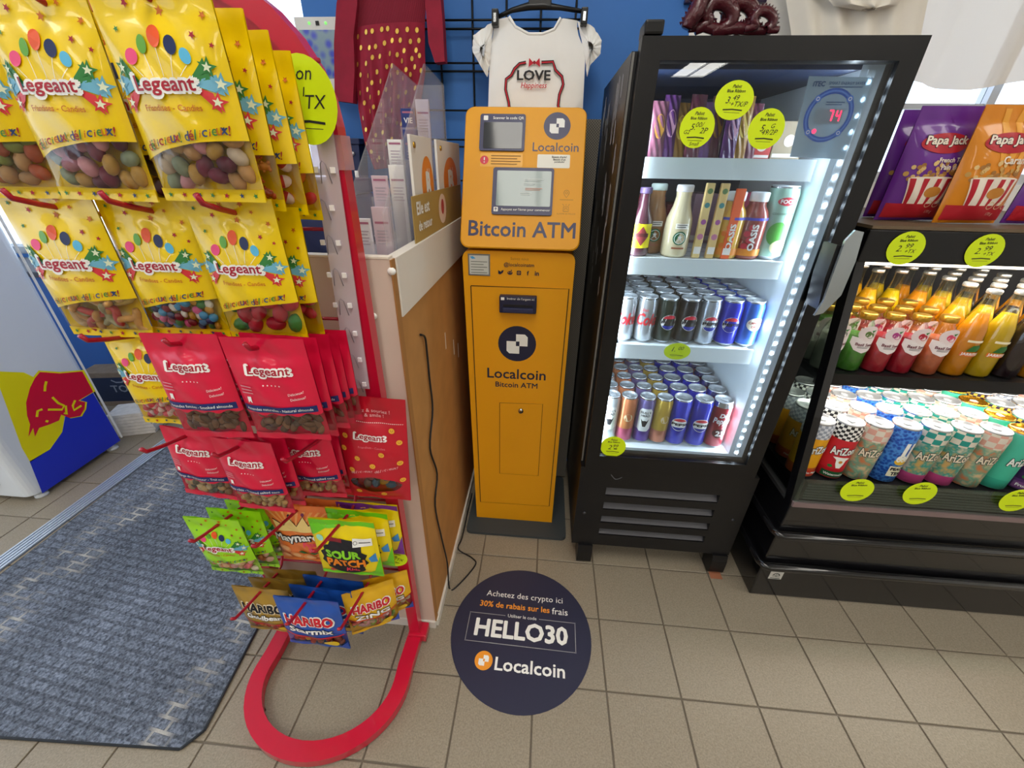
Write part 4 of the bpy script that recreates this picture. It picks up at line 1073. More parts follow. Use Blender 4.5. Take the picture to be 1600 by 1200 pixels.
# yellow and green sour bags
def sour(key, colour, edge, w=.142, h=.17):
    p = Print()
    p.poly([(-.5 * w, -.01 * h), (.5 * w, -.01 * h), (.5 * w, -.1 * h), (.25 * w, -.07 * h), (0, -.1 * h), (-.25 * w, -.13 * h), (-.5 * w, -.28 * h)], edge, 0)
    p.poly([(.5 * w, -.6 * h), (.5 * w, -.99 * h), (-.5 * w, -.99 * h), (-.5 * w, -.93 * h), (.2 * w, -.92 * h), (.4 * w, -.84 * h)], edge, 0)
    spl = []
    for k in range(28):
        a = 2 * pi * k / 28; r_ = (.36 if k % 2 else .31) ; spl.append((-.02 * w + r_ * w * cos(a) * 1.05, -.58 * h + r_ * h * sin(a) * .95))
    p.poly(spl, INK, 1)
    p.text('SOUR', -.02 * w, -.5 * h, mat('#8fd82a', .4), w=.54 * w, h=.14 * h, layer=2, bold=.05)
    p.text('PATCH', .0, -.65 * h, mat('#f08a1c', .4), w=.6 * w, h=.14 * h, layer=2, bold=.05)
    p.text('Kids', .08 * w, -.785 * h, mat('#e83c5c', .4), w=.22 * w, layer=2, bold=.04, shear=.2)
    p.rect(.16 * w, -.36 * h, .44 * w, -.24 * h, WHITE, 2); p.line([(.25 * w, -.3 * h), (.42 * w, -.3 * h)], .002, INK, 3); p.ring(.2 * w, -.3 * h, .004, .001, INK, 3, 12)
    p.poly([(.36 * w, -.56 * h), (.46 * w, -.5 * h), (.47 * w, -.66 * h), (.38 * w, -.64 * h)], mat('#3c8ad0', .4), 2)
    p.ell(-.25 * w, -.88 * h, .08 * w, .05 * h, mat('#e0445c', .4), 2); p.ell(-.35 * w, -.27 * h, .06 * w, .045 * h, mat('#9cd8c0', .4), 2); p.rect(-.22 * w, -.3 * h, .0, -.24 * h, mat('#8c1c2c', .4), 2)
    make_kind(key, w, h, .036, colour, None, p, head=.016)
sour('sour', mat('#f2d80c', .3, coat=.35), mat('#6ccc1c', .3, coat=.3)); sour('sour_purple', mat('#f2d80c', .3, coat=.35), mat('#7a2c9c', .3, coat=.3))
hang('sour', 'candy_bag', 'yellow and green sour candy bag, front of the right peg in the fifth row', PXC[2] + .006, -.41, 4, group='sour candy bags')
hang('sour', 'candy_bag', 'yellow and green sour candy bag behind the front sour bag', PXC[2] + .02, -.372, 4, group='sour candy bags')
hang('sour_purple', 'candy_bag', 'yellow sour candy bag with purple edges, rearmost on the right peg', PXC[2] + .03, -.342, 4, group='sour candy bags')
# gold, blue and yellow gummy bags of the bottom row
def harib(key, w, h, colour, title, sub, tcol, fill_edge, wh):
    p = Print(); win = (lambda u: (-h * .94, -h * (wh + .05 * sin(pi * u))))
    p.text('HARIBO', 0, -.36 * h, WHITE if tcol != INK else mat('#f0e2c0', .5), w=.8 * w, h=.2 * h, layer=1, bold=.09); p.text('HARIBO', 0, -.36 * h, tcol, w=.75 * w, h=.165 * h, layer=2, bold=.045)
    p.text(sub, 0, -.54 * h, INK, w=.72 * w, h=.125 * h, layer=1, bold=.07); p.text(sub, 0, -.54 * h, WHITE, w=.69 * w, h=.1 * h, layer=2, bold=.035)
    p.line([((-.48 + .08 * k) * w, -h * (wh - .012 + .05 * sin(pi * (.02 + .08 * k)))) for k in range(13)], .0045, fill_edge, 2)
    p.poly([(.3 * w, -.97 * h), (.5 * w, -.82 * h), (.5 * w, -.99 * h)], mat('#2450b0', .4), 2)
    p.ell(.26 * w, -.82 * h, .12 * w, .07 * h, mat('#e8c81c', .4), 2)
    make_kind(key, w, h, .03, colour, win, p, head=.02)
HM_ = ['#b83a30', '#c8a040', '#e8e0d0', '#d85a3c', '#8a3a2c']
harib('gold', .142, .17, mat('#b8933c', .3, .35, coat=.3), '', 'Goldbears', INK, mat('#b82030', .4), .66)
harib('blue', .158, .19, mat('#1f56b4', .3, coat=.35), '', 'Starmix', mat('#d02030', .4), mat('#c82838', .4), .64)
harib('twist', .12, .165, mat('#e8b41c', .3, coat=.35), '', 'Z!NG', mat('#d02030', .4), mat('#c84a1c', .4), .58)
hang('gold', 'candy_bag', 'gold gummy bear bag, front of the left peg in the bottom row', PXC[0] + .002, -.418, 5, 'gummy', ['#c83a24', '#d87a2c', '#c8502c', '#b8341c'], .009, 22, seed=40, group='gold candy bags')
for k, o_ in enumerate(('second', 'rearmost')):
    hang('gold', 'candy_bag', 'gold gummy bear bag, %s on the left peg in the bottom row' % o_, PXC[0] + .02 + .012 * k, -.385 + .032 * k, 5, 'gummy', ['#c83a24'], .009, 12, False, seed=41 + k, group='gold candy bags')
hang('blue', 'candy_bag', 'blue gummy mix bag, front of the middle peg in the bottom row', PXC[1] + .004, -.437, 5, 'gummy', HM_, .0115, 20, seed=43, group='blue candy bags')
for k, o_ in enumerate(('second', 'third')):
    hang('blue', 'candy_bag', 'blue gummy mix bag, %s on the middle peg in the bottom row' % o_, PXC[1] + .018 + .014 * k, -.402 + .034 * k, 5, 'gummy', HM_, .0115, 14, False, seed=44 + k, group='blue candy bags')
hang('twist', 'candy_bag', 'yellow sour string candy bag on the right peg of the bottom row', PXC[2] + .012, -.385, 5, 'worm', ['#c8b89c', '#d86a5c', '#8ab850', '#d8a8b0'], .011, 22, seed=46, rz=.5, group='yellow string candy bags')
hang('twist', 'candy_bag', 'yellow sour string candy bag behind, next to the red upright', PXC[2] + .034, -.345, 5, 'worm', ['#c8b89c', '#d86a5c'], .011, 14, False, seed=47, rz=.35, group='yellow string candy bags')
# red stand-up pouch on the clip strip
w, h = .14, .255
p = Print()
p.text('Cueillez & souriez !', -.02 * w, -.115 * h, mat('#f0b8bc', .5), w=.6 * w, layer=1, bold=.01); p.text('Taste & smile !', -.04 * w, -.155 * h, mat('#f0b8bc', .5), w=.46 * w, layer=1, bold=.01)
for k in range(34): p.rect((-.47 + k * .0277) * w, -.215 * h, (-.455 + k * .0277) * w, -.211 * h, WHITE, 1)
legeant(p, .0, -.335 * h, .42 * w, 2)
p.text('Friandises - Candies', .02 * w, -.42 * h, mat('#e8808c', .5), w=.38 * w, layer=1)
SM = mat('#f0b43c', .45)
for x, z in ((.3, -.27), (-.36, -.34), (.4, -.37), (-.4, -.46), (.15, -.48), (-.2, -.53), (.02, -.585), (.4, -.56), (-.3, -.65), (.42, -.74), (-.26, -.9), (.12, -.91)):
    p.ell(x * w, z * h, .042 * w, None, SM, 1, 14); p.ring(x * w, z * h + .001, .0025, .0007, mat('#8a5a14', .5), 2, 8, pi, 2 * pi)
    p.ell(x * w - .002, z * h + .0018, .0006, None, mat('#8a5a14', .5), 2, 6); p.ell(x * w + .002, z * h + .0018, .0006, None, mat('#8a5a14', .5), 2, 6)
for i, ch in enumerate('délicieux! délicieux!'):
    if ch != ' ': u = -.3 + .66 * i / 20; p.text(ch, u * w, (-.675 + .07 * (u + .3) / .66) * h, mat('#f0c0c4', .5), h=.018 * h * (1 if ch in 'ceiux' else 1.5), layer=1, shear=.3)
b, yf = bag_mesh(w, h, .04, mat('#c4142c', .35, coat=.3), lambda u: (-h * (.8 + .085 * max(1 - (2 * u - 1.02) ** 2 * 1.7, 0) ** .5), -h * (.8 - .085 * max(1 - (2 * u - 1.02) ** 2 * 1.7, 0) ** .5)), head=.05)
KIND['pouch'] = (b.mesh('bag'), yf, w, h, .04, lambda u: (-h * .87, -h * .74), bag_print(p, yf))
c = PY(578, 622, -.345)
hang('pouch', 'candy_pouch', 'red stand-up candy pouch with yellow smiley dots on the clear clip strip', c.x, -.35, 0, 'gummy', ['#2c2620', '#28506c', '#b88a2c', '#5c3c30', '#7c2430'], .013, 14, seed=50, z=c.z + .006, ry=.06, cat='candy bag')
# ================================================================== black glass-door fridge
BLK = mat('#0f0f12', .35, noise=.1, nscale=8); BLKG = mat('#0b0b0e', .36)
LINER = mat('#dfe9f0', .4); SHELFW = mat('#e6eef2', .35)
fg = empty('glass_door_fridge', (0, 0, 0), label='tall black glass-door fridge full of drinks and bars beside the yellow machine', cat='fridge')
X0, X1 = -.083, .455
b = MB()
b.box(X0, -.035, .036, .5, .43, 1.452, BLK).box(.40, X1, .036, .5, .43, 1.452, BLK).box(-.035, .40, .47, .5, .43, 1.452, BLK).box(-.035, .40, .036, .47, 1.435, 1.452, BLK).box(-.035, .40, .036, .47, .43, .485, BLK)
b.build('cabinet', fg)
b = MB()
b.box(-.035, -.031, .04, .466, .486, 1.434, LINER).box(.355, .399, .04, .466, .486, 1.434, LINER).box(-.031, .355, .462, .469, .486, 1.434, mat('#22314e', .5)).box(-.031, .355, .04, .462, .486, .496, SHELFW).box(-.031, .355, .04, .462, 1.425, 1.434, mat('#1c2c4c', .5))  # navy liner parts: shade and dark blue glass reflection put into the colour
b.build('liner', fg)
# the side with chalk drawings
p = Print(); CH = mat('#c9cbd0', .8); r2 = random.Random(5)
for k in range(26):
    cy = r2.uniform(.1, .44); cz = r2.uniform(.95, 1.42); a = r2.uniform(.012, .03)
    p.line([(-(cy + a * .35 * cos(t * .7) * (1 + .3 * sin(3 * t))), cz + a * 1.7 * sin(t * .7)) for t in range(10)], .0042, CH, 0)
p.build('chalk_drawing', fg, flat((X0, 0, 0), (0, -1, 0), (0, 0, 1)))
# base with louvres
bs = MB(); YB_ = .014
lv = [((948, 762), (1128, 782)), ((944, 786), (1119, 805)), ((939.5, 808), (1112, 826)), ((936, 830), (1105, 847))]
lz = []
for a, c in lv:
    q0 = PY(*a, YB_); q1 = PY(*c, YB_); lz.append((q0.z, q1.z - .002))
lx0, lx1 = .005, .358
lzs = [(.352, .318), (.288, .256), (.226, .195), (.166, .137)]
prev = .43
for t_, b_ in lzs:
    bs.box(lx0, lx1, YB_, YB_ + .012, t_, prev, BLK); prev = b_
bs.box(lx0, lx1, YB_, YB_ + .012, .085, prev, BLK)
bs.box(X0, lx0, YB_, YB_ + .012, .085, .43, BLK).box(lx1, X1, YB_, YB_ + .012, .085, .43, BLK)
bs.box(X0, X0 + .012, YB_ + .012, .49, .085, .43, BLK).box(X1 - .012, X1, YB_ + .012, .49, .085, .43, BLK).box(X0 + .012, X1 - .012, .478, .49, .085, .43, BLK).box(X0 + .012, X1 - .012, YB_ + .012, .478, .085, .097, BLK)
bs.build('base', fg)
for t_, b_ in lzs:
    MB().prism([(YB_ + .004, b_ + .001), (YB_ + .04, t_ + .004), (YB_ + .043, t_ + .002), (YB_ + .007, b_ - .001)], 0, lx0, lx1, mat('#4a4a50', .4)).build('louvre_slat', fg)
for q in ((913, 801), (1145, 812)):
    c = PY(*q, YB_); MB().tube([(c.x, YB_ - .003, c.z), (c.x, YB_ + .001, c.z)], .005, mat('#55565c', .3, .8), 10).build('screw', fg)
for x in (-.06, .4):
    MB().prism([(.0, .012), (.008, .001), (.06, .001), (.06, .086), (.006, .086), (.0, .06)], 0, x, x + .05, BLKG).build('foot', fg)
sm = tag(boxp('wood_shim', None, .405, .445, -.02, .06, .0002, .0009, mat('#a86a4c', .8)), 'small reddish wood shim under the right fridge foot', 'shim')
# door
DX0, DX1, DZ0, DZ1 = -.072, .431, .432, 1.468
GX0, GX1, GZ0, GZ1 = -.034, .393, .487, 1.432
dr_ = MB()
dr_.prism([(DX0, DZ1), (GX0, GZ1), (GX1, GZ1), (DX1, DZ1)], 1, 0, .034, BLKG)
dr_.prism([(DX0, DZ0), (DX1, DZ0), (GX1, GZ0), (GX0, GZ0)], 1, 0, .034, BLKG)
dr_.prism([(DX0, DZ0), (GX0, GZ0), (GX0, GZ1), (DX0, DZ1)], 1, 0, .034, BLKG)
dr_.prism([(DX1, DZ0), (DX1, DZ1), (GX1, GZ1), (GX1, GZ0)], 1, 0, .034, BLKG)
door = dr_.build('door', fg)
boxp('door_glass', door, GX0, GX1, .006, .01, GZ0, GZ1, clear('fridge_glass', '#eef4f8', .045, .005))
boxp('gasket', door, GX0 - .004, GX0, .012, .03, GZ0, GZ1, mat('#2a2226', .6)); boxp('gasket', door, GX1, GX1 + .004, .012, .03, GZ0, GZ1, mat('#2a2226', .6)); boxp('gasket', door, GX0, GX1, .012, .03, GZ0 - .004, GZ0, mat('#5a4246', .6))
boxp('hinge', fg, -.07, -.035, .0, .06, 1.47, 1.492, BLKG, .004)
boxp('door_edge_strip', fg, X0 + .001, X0 + .005, .03, .0355, .44, 1.45, mat('#8a8a88', .3, .6))
MB().tube(smooth([PY(955, 742, .006), PY(962, 749, .003), PY(972, 746, .006)]), .0012, mat('#55565c', .3), 5).build('wire_loop', fg)
# handle blade
hb = [PY(*q, -.05) for q in ((1347, 362), (1334, 359), (1318, 376), (1300, 425), (1284, 470), (1270, 492), (1284, 488), (1312, 460), (1334, 408))]
ho = MB().prism([(q.x, q.z) for q in hb], 1, -.056, -.05, mat('#aeb7bc', .25, .75)).build('handle', door)
MB().prism([(q.x, q.z) for q in [PY(*k, -.03) for k in ((1318, 385), (1300, 380), (1282, 430), (1270, 480), (1290, 470), (1308, 430))]], 1, -.048, .0, BLKG).build('handle_mount', ho)
# led strip with its diodes (the lamp of the fridge)
LED = mat('#f4f8ff', .4, emit=38.); LST = clear('led_tube', '#f4f8ff', .1, .1, .25)
l0 = PY(1333, 180, .03); l1 = PY(1160, 708, .03)
ls = empty('led_strip', (0, 0, 0)); ls.parent = fg
xs = .374
ls2 = boxp('strip_base', fg, xs - .007, xs + .007, .036, .0395, .5, 1.425, mat('#c8d4dc', .3)); bpy.data.objects.remove(ls)
n_ = 34
dm = MB().ball((0, 0, 0), (.0034, .002, .0045), LED, 8, 5).mesh('diode')
for k in range(n_): link('diode', dm, ls2, (xs, .0345, .505 + k * (1.405 - .505) / (n_ - 1)))
def lamp(name, loc, rot, sx, sy, e, col, parent):
    l = bpy.data.lights.new(name, 'AREA'); l.shape = 'RECTANGLE'; l.size = sx; l.size_y = sy; l.energy = e; l.color = col
    return link(name, l, parent, loc, rot)
lamp('led_glow', (.3545, .062, .96), (0, radians(90), 0), .9, .03, 2.0, (.88, .95, 1), ls2)
lamp('led_glow', (-.0305, .062, .96), (0, radians(-90), 0), .9, .03, 2.0, (.88, .95, 1), ls2)
# shelves
for z in (.828, 1.058, 1.272):
    s_ = empty('shelf', (0, 0, 0)); bpy.data.objects.remove(s_)
    s_ = boxp('shelf', fg, -.012, .328, .062, .46, z - .008, z, SHELFW)
    boxp('shelf_lip', s_, -.024, .338, .056, .0615, z - .04, z + .002, mat('#e9f1f4', .3))
    for y in (.1, .16, .22): boxp('shelf_rib', s_, -.012, .328, y, y + .004, z, z + .0008, mat('#b9c4cc', .4))
# stickers on the glass
def glass(px, py, y=.0055):
    c = PY(px, py, y); return c
def gst(px, py, rxp, ryp, y, *a, ang=0., **k):
    c = PY(px, py, y); ex = abs(PY(px + rxp, py, y).x - c.x); ez = abs(PY(px, py - ryp, y).z - c.z)
    return sticker(k.pop('parent', door), tilt2(flat(c, (1, 0, 0), (0, 0, 1), .0004, .0006), ang), ex, ez, *a, **k)
gst(1089, 200, 27, 33, .0055, True, [('5.', -.25, .05, .3), ('00/', .15, .16, .24), ('2P', .42, -.12, .28), ('G2', -.55, -.2, .2)], 'Small')
gst(1147, 157, 30, 32, .0055, True, [('3.', -.3, .02, .34), ('49', .08, .14, .26), ('+TX/P', .3, -.18, .26)])
gst(1197, 202, 28, 33, .0055, True, [('5.', -.2, .05, .32), ('49/2P', .22, -.14, .26), ('G', .35, .16, .22)])
gst(958, 698, 20, 16, .0055, True, [('2', -.25, -.05, .42), ('99', .2, .1, .3), ('-', .2, -.18, .1)])
gst(1058, 549, 21, 13, .0555, False, [('1.', -.3, .25, .55), ('00', .25, .4, .42)], parent=fg)
# smart control card behind the glass
sq = [PY(*q, .0115) for q in ((1264, 119), (1366, 121), (1318, 249), (1234, 245))]
CARD = clear('blue_card', '#c4d4de', .05, .1, .62, '#b8c8d4')
co_ = MB().prism([(q.x, q.z) for q in sq], 1, .0112, .0118, CARD).build('control_card', door)
p = Print(); CB = mat('#2c5cc0', .4); CI = mat('#2c4a78', .5)
def CF(px, py): q = PY(px, py, .0112); return (q.x, q.z)
a = CF(1280, 131); p.text('iTEC', a[0], a[1], CI, w=.022, bold=.05); a = CF(1324, 130); p.text('SMART ENERGY SAVER', a[0], a[1], CI, w=.066, bold=.02); a = CF(1322, 136); p.greek(a[0] - .03, a[1] - .002, a[0] + .03, a[1] + .002, 1, CI)
a = CF(1294, 181); rr = .04
p.ring(a[0], a[1], rr, .009, CB, 0, 40); p.ring(a[0], a[1], rr, .003, mat('#5a8ae0', .4), 1, 40)
for t in (.75, 2.4, 3.9, 5.5): p.ell(a[0] + rr * cos(t), a[1] + rr * sin(t), .006, None, mat('#5a84d8', .4), 2, 14); p.ring(a[0] + rr * cos(t), a[1] + rr * sin(t), .0028, .001, WHITE, 3, 10)
p.rect(a[0] - .026, a[1] - .013, a[0] + .026, a[1] + .012, mat('#8f9aa6', .4), 1, rad=.003)
LEDR = mat('#ff2a4c', .5, emit=3.0)
def seg(x, z, segs, s=.0085):
    S = {'a': ((0, 2), (1, 2)), 'b': ((1, 2), (1, 1)), 'c': ((1, 1), (1, 0)), 'd': ((0, 0), (1, 0)), 'e': ((0, 1), (0, 0)), 'f': ((0, 2), (0, 1)), 'g': ((0, 1), (1, 1))}
    for k in segs: p.line([(x + q[0] * s * .8, z + (q[1] - 1) * s) for q in S[k]], .0024, LEDR, 3)
seg(a[0] + .0, a[1], 'abc'); seg(a[0] + .014, a[1], 'fgbc')
p.ell(a[0] - .018, a[1] - .026, .004, None, LEDR, 3, 10); p.greek(a[0] - .012, a[1] + .016, a[0] + .022, a[1] + .024, 2, CI, 1)
p.build('lettering', co_, flat((0, .0112, 0)))
for q in ((1003, 126), (1352, 133), (995, 224)):
    pass

# ================================================================== drink cans
SILV = mat('#c9ccd0', .25, 1); LIDM = mat('#c9ccd0', .38, .8)
_lid = {}
TAB = MB().prism([(-.006, -.010), (.006, -.010), (.007, .004), (0, .009), (-.007, .004)], 2, -.0008, .0008, mat('#aeb2b6', .45, .4)).mesh('tab')
def lid_mesh(r, tabc=None):
    k = (r, tabc)
    if k in _lid: return _lid[k]
    b = MB()
    b.lathe([(r * .9, 0), (r * .88, .003), (r * .84, .003), (r * .82, -.001), (r * .2, -.001), (0.0001, -.001)], mat(tabc, .25, .9) if tabc else LIDM, 20, caps=False)
    _lid[k] = b.mesh('lid'); return _lid[k]
_cb = {}
def can_mesh(key, r, h, bands):
    if key in _cb: return _cb[key]
    prof = [(r * .78, 0, SILV), (r * .86, .003, SILV)]
    zs = [.008] + [z for z, m in bands[1:]] + [h - .014]
    b = MB()
    for i, (z, m) in enumerate(bands): prof.append((r, .008 if i == 0 else z, m))
    prof += [(r, h - .014, bands[-1][1]), (r * .9, h - .003, SILV), (r * .9, h, SILV)]
    b.lathe(prof, SILV, 24, caps=False)
    _cb[key] = b.mesh('can'); return _cb[key]
CANP = {}
def can(key, label, x, y, z, group, front=True, turn=0., name='drink_can'):
    r, h, bands, art, lidc = CANP[key]
    o = link(name, can_mesh(key, r, h, bands), None, (x, y, z), (0, 0, turn))
    tag(o, label, 'can', group)
    ld = link('lid', lid_mesh(r, lidc), o, (0, 0, h))
    link('tab', TAB, ld, (0, 0, .0004), (0, 0, .6 + turn * 2))
    if art is not None and front:
        if isinstance(art, Print):
            me = art.mesh(around(r), 'artwork', .006); CANP[key] = (r, h, bands, me, lidc); art = me
        link('artwork', art, o)
    return o
def globe(p, x, z, s, word):
    p.ell(x, z, s, s * .95, WHITE, 0, 24)
    up = [(x + s * .93 * cos(pi * k / 12), z + s * .88 * sin(pi * k / 12)) for k in range(13)]
    p.poly([(a, c) for a, c in up if c > z + s * .24] , mat('#c81c34', .4), 1)
    p.poly([(a, 2 * z - c) for a, c in up if c > z + s * .24], mat('#1c2c9c', .4), 1)
    p.text(word, x, z, INK, w=s * 1.9, h=s * .38, layer=2, bold=.05)
def cola(key, r, h, col, lid=None):
    p = Print(); globe(p, 0, h * .5, r * .82, 'PEPSI'); CANP[key] = (r, h, [(0, col)], p, lid)
BLU = mat('#2430c0', .3, .3, coat=.3)
cola('pepsi_tall', .0288, .158, BLU); cola('pepsi', .027, .122, BLU); cola('pepsi_black', .027, .122, mat('#14161c', .3, .3, coat=.3)); cola('pepsi_silver', .027, .122, mat('#bcc4d0', .25, .7)); cola('pepsi_zero', .027, .122, mat('#1a2a20', .3, .3, coat=.3))
p = Print(); p.text('Coke', 0, .066, mat('#c8202c', .4), w=.062, h=.034, shear=.3, bold=.03); p.text('diet', -.012, .092, mat('#c8202c', .4), w=.018, shear=.2); CANP['diet_coke'] = (.027, .122, [(0, mat('#c4c8cc', .25, .7))], p, None)
p = Print(); p.ell(0, .065, .022, .018, mat('#e8e4d0', .4), 0); p.text('CANADA', 0, .069, mat('#b82838', .4), w=.036, layer=1, bold=.03); p.text('DRY', 0, .058, mat('#b82838', .4), w=.018, layer=1, bold=.03); CANP['ginger'] = (.027, .122, [(0, mat('#3a6cc8', .3, .4))], p, None)
p = Print(); p.text('DR', .0, .118, WHITE, w=.026, bold=.04, shear=.15); p.text('Pepper', 0, .096, WHITE, w=.054, h=.026, bold=.03, shear=.15); p.ell(0, .055, .021, .016, mat('#5c1420', .4), 0); p.text('23', 0, .055, WHITE, w=.024, layer=1, bold=.04); CANP['pepper'] = (.0288, .158, [(0, mat('#a01c30', .3, .3, coat=.3)), (.143, SILV)], p, None)
def seltzer(key, c1, c2, word):
    p = Print()
    if word:
        p.poly([(-.02, .115), (-.014, .125), (.014, .125), (.02, .115), (.02, .055), (.012, .045), (-.012, .045), (-.02, .055)], mat('#f0f0ee', .4), 0)
        p.text("BULL'S", 0, .112, INK, w=.03, layer=1, bold=.02); p.text('HEAD', 0, .101, INK, w=.026, layer=1, bold=.02)
        p.poly([(-.012, .09), (-.006, .082), (0, .084), (.006, .082), (.012, .09), (.008, .075), (.004, .062), (-.004, .062), (-.008, .075)], INK, 1)
    else:
        p.ell(0, .09, .013, .013, mat('#f0d8b0', .4), 0)
    CANP[key] = (.0255, .156, [(0, c2), (.05, c1), (.105, c1)], p, None)
seltzer('bull_white', mat('#d8dce0', .3, .5), mat('#c8ccd4', .3, .5), True); seltzer('bull_purple', mat('#8478b4', .3, .4), mat('#5c3c98', .3, .4), True)
seltzer('orange', mat('#e08a5c', .3, .4), mat('#c85a7c', .3, .4), False); seltzer('peachy', mat('#d8b44c', .3, .4), mat('#d88a6c', .3, .4), False)
ordn = ['front', 'second', 'third', 'fourth', 'fifth', 'sixth']
names = {'bull_white': 'white slim can', 'orange': 'orange slim can', 'bull_purple': 'purple slim can', 'peachy': 'peach and yellow slim can', 'pepsi_tall': 'tall blue cola can', 'pepper': 'tall dark red soda can'}
zf = .4965
for ci, (px, kind) in enumerate(((952, 'bull_white'), (984, 'orange'), (1014, 'bull_purple'), (1046, 'peachy'), (1073, 'pepsi_tall'), (1101, 'pepsi_tall'), (1136, 'pepper'))):
    x = -.0 + [0, .0, .0, .0, .0, .0, .0][ci] + [-.0, .048, .108, .168, .206, .262, .31][ci] * 0 + PY(px, 655, .09).x
    x = (-.004, .047, .098, .149, .204, .2625, .321)[ci]
    for rw in range(6):
        where = 'left file' if (kind == 'pepsi_tall' and ci == 4) else 'right file' if kind == 'pepsi_tall' else 'file'
        can(kind, '%s, %s from the glass in its %s on the fridge floor' % (names[kind], ordn[rw], where) if rw else '%s at the front of its %s on the fridge floor' % (names[kind], where), x + rnd.uniform(-.002, .002), .09 + rw * .064, zf, 'cans on the fridge floor', rw < 2, rnd.uniform(-.25, .25))
mid = (('diet_coke', 'silver red-script can', 'left file'), ('diet_coke', 'silver red-script can', 'right file'), ('pepsi_zero', 'dark green cola can', 'file'), ('pepsi_black', 'black cola can', 'file'), ('pepsi_silver', 'silver cola can', 'file'), ('pepsi', 'short blue cola can', 'file'))
for ci, (kind, nm, wh) in enumerate(mid + (('ginger', 'light blue ginger ale can', 'file'),)):
    x = -.003 + ci * .0548
    for rw in range(5):
        can(kind, '%s, %s in its %s on the middle fridge shelf' % (nm, ordn[rw], wh), x + rnd.uniform(-.0015, .0015), .1 + rw * .0605, .8295, 'cans on the middle fridge shelf', rw < 2, rnd.uniform(-.25, .25))
# ------------------------------------------------------------------ bottles and packets on the upper shelves
def bottle(name, label, prof, m, x, y, z, cap, cat='bottle', group=None, lab=None, liquid=None, seg=20):
    """prof (r, z) of the glass; cap (r, z0, z1, material); lab Print; liquid (material, level)"""
    o = MB().lathe(prof, m, seg).build(name, None, (x, y, z)); tag(o, label, cat, group)
    if liquid:
        lq = [(r * .93, zz_ + .002) for r, zz_ in prof if zz_ <= liquid[1]]
        MB().lathe(lq, liquid[0], seg).build('liquid', o)
    if cap: MB().lathe([(cap[0], cap[1]), (cap[0] * 1.03, cap[1] + .002), (cap[0] * 1.03, cap[2] - .002), (cap[0] * .9, cap[2])], cap[3], seg).build('cap', o)
    if lab: link('label', lab[0].mesh(around(lab[1]), 'label', .006), o)
    return o
GLASS = clear('bottle_glass', '#f4f8f6', .06, .02)
ZU = 1.0595
def frap(h=.155): return [(.027, 0), (.032, .006), (.032, .06), (.03, .085), (.02, .115), (.017, .135), (.018, h - .012), (.0175, h)]
def coffee_label():
    p = Print(); GR = mat('#0f6a44', .4); p.ell(0, .045, .0155, None, GR, 1, 24); p.ring(0, .045, .012, .0012, WHITE, 2, 20); p.star(0, .047, .006, WHITE, 2); p.line([(-.006, .038), (0, .043), (.006, .038)], .0015, WHITE, 2)
    p.rect(-.014, .066, .016, .078, mat('#efe8dc', .4), 0); p.greek(-.011, .068, .013, .077, 2, INK, 1); p.rect(-.015, .02, .015, .024, mat('#9a5a3c', .4), 1); return p
def xu(px, y=.1): return min(max(PY(px, 350, y).x, -.0005), .318)
bottle('coffee_bottle', 'cream coffee bottle with round green emblem on the upper fridge shelf', frap(), mat('#d8c8a4', .25, coat=.5), xu(1060), .1, ZU, (.0185, .145, .16, mat('#e8e0e0', .4)), lab=(coffee_label(), .032), group='bottles on the upper fridge shelf')
bottle('coffee_bottle', 'brown coffee bottle behind the cream one on the upper fridge shelf', frap(), mat('#9a6c44', .25, coat=.5), xu(1027), .14, ZU, (.0185, .145, .16, mat('#c8d4cc', .4)), lab=(coffee_label(), .032), group='bottles on the upper fridge shelf')
p = Print(); p.rect(-.026, .02, .026, .075, mat('#f0e020', .4), 0, 12); p.poly([(0, .07), (.017, .047), (0, .025), (-.017, .047)], mat('#8c3a3c', .4), 1); p.rect(-.016, .046, .016, .054, mat('#5c2428', .4), 2, 4)
bottle('lemonade_bottle', 'dark bottle with bright yellow label at the left of the upper fridge shelf', [(.024, 0), (.027, .005), (.027, .08), (.014, .11), (.012, .135), (.013, .15)], mat('#4a2430', .25, coat=.5), xu(998), .095, ZU, (.014, .14, .153, mat('#5c4a6c', .4)), lab=(p, .027), group='bottles on the upper fridge shelf')
def juice(name, label, px, c, cap, word, fr):
    p = Print(); p.rect(-.03, .088, .03, .094, mat('#4c4cc0', .4), 0, 12); p.text(word, -.004, .05, WHITE, w=.06, h=.014, layer=2, bold=.04, rot=pi / 2)
    for k in range(4): p.ell(-.018 + .008 * (k % 2), .03 + .014 * k, .008, .007, mat(fr, .4), 1, 12)
    p.rect(-.03, .008, .03, .024, mat('#e08a2c', .4), 0, 12)
    bottle('juice_bottle', label, [(.028, 0), (.031, .005), (.031, .095), (.027, .108), (.019, .12), (.019, .14)], mat(c, .25, coat=.4), xu(px), .105, ZU, (.02, .128, .148, mat('#e8ecf0', .4)), lab=(p, .031), group='bottles on the upper fridge shelf')
juice('y', 'yellow orange-juice bottle with white cap on the upper fridge shelf', 1142, '#d8a83c', '', 'OASIS', '#e07a1c')
juice('r', 'dark red fruit juice bottle with white cap on the upper fridge shelf', 1177, '#8a3a34', '', 'OASIS', '#c82c44')
p = Print(); p.ell(0, .13, .022, .009, mat('#b8283c', .4), 0); p.text('FOCO', 0, .13, WHITE, w=.032, layer=1, bold=.03); p.text('COCONUT JUICE', 0, .103, mat('#3c5a3c', .4), w=.05, layer=1, bold=.02); p.ell(-.004, .06, .022, .026, mat('#4c9c3c', .4), 0); p.ell(.008, .03, .02, .016, mat('#e8e4b8', .4), 1)
CANP['coconut'] = (.033, .16, [(0, mat('#9cc0b0', .3, .3))], p, None)
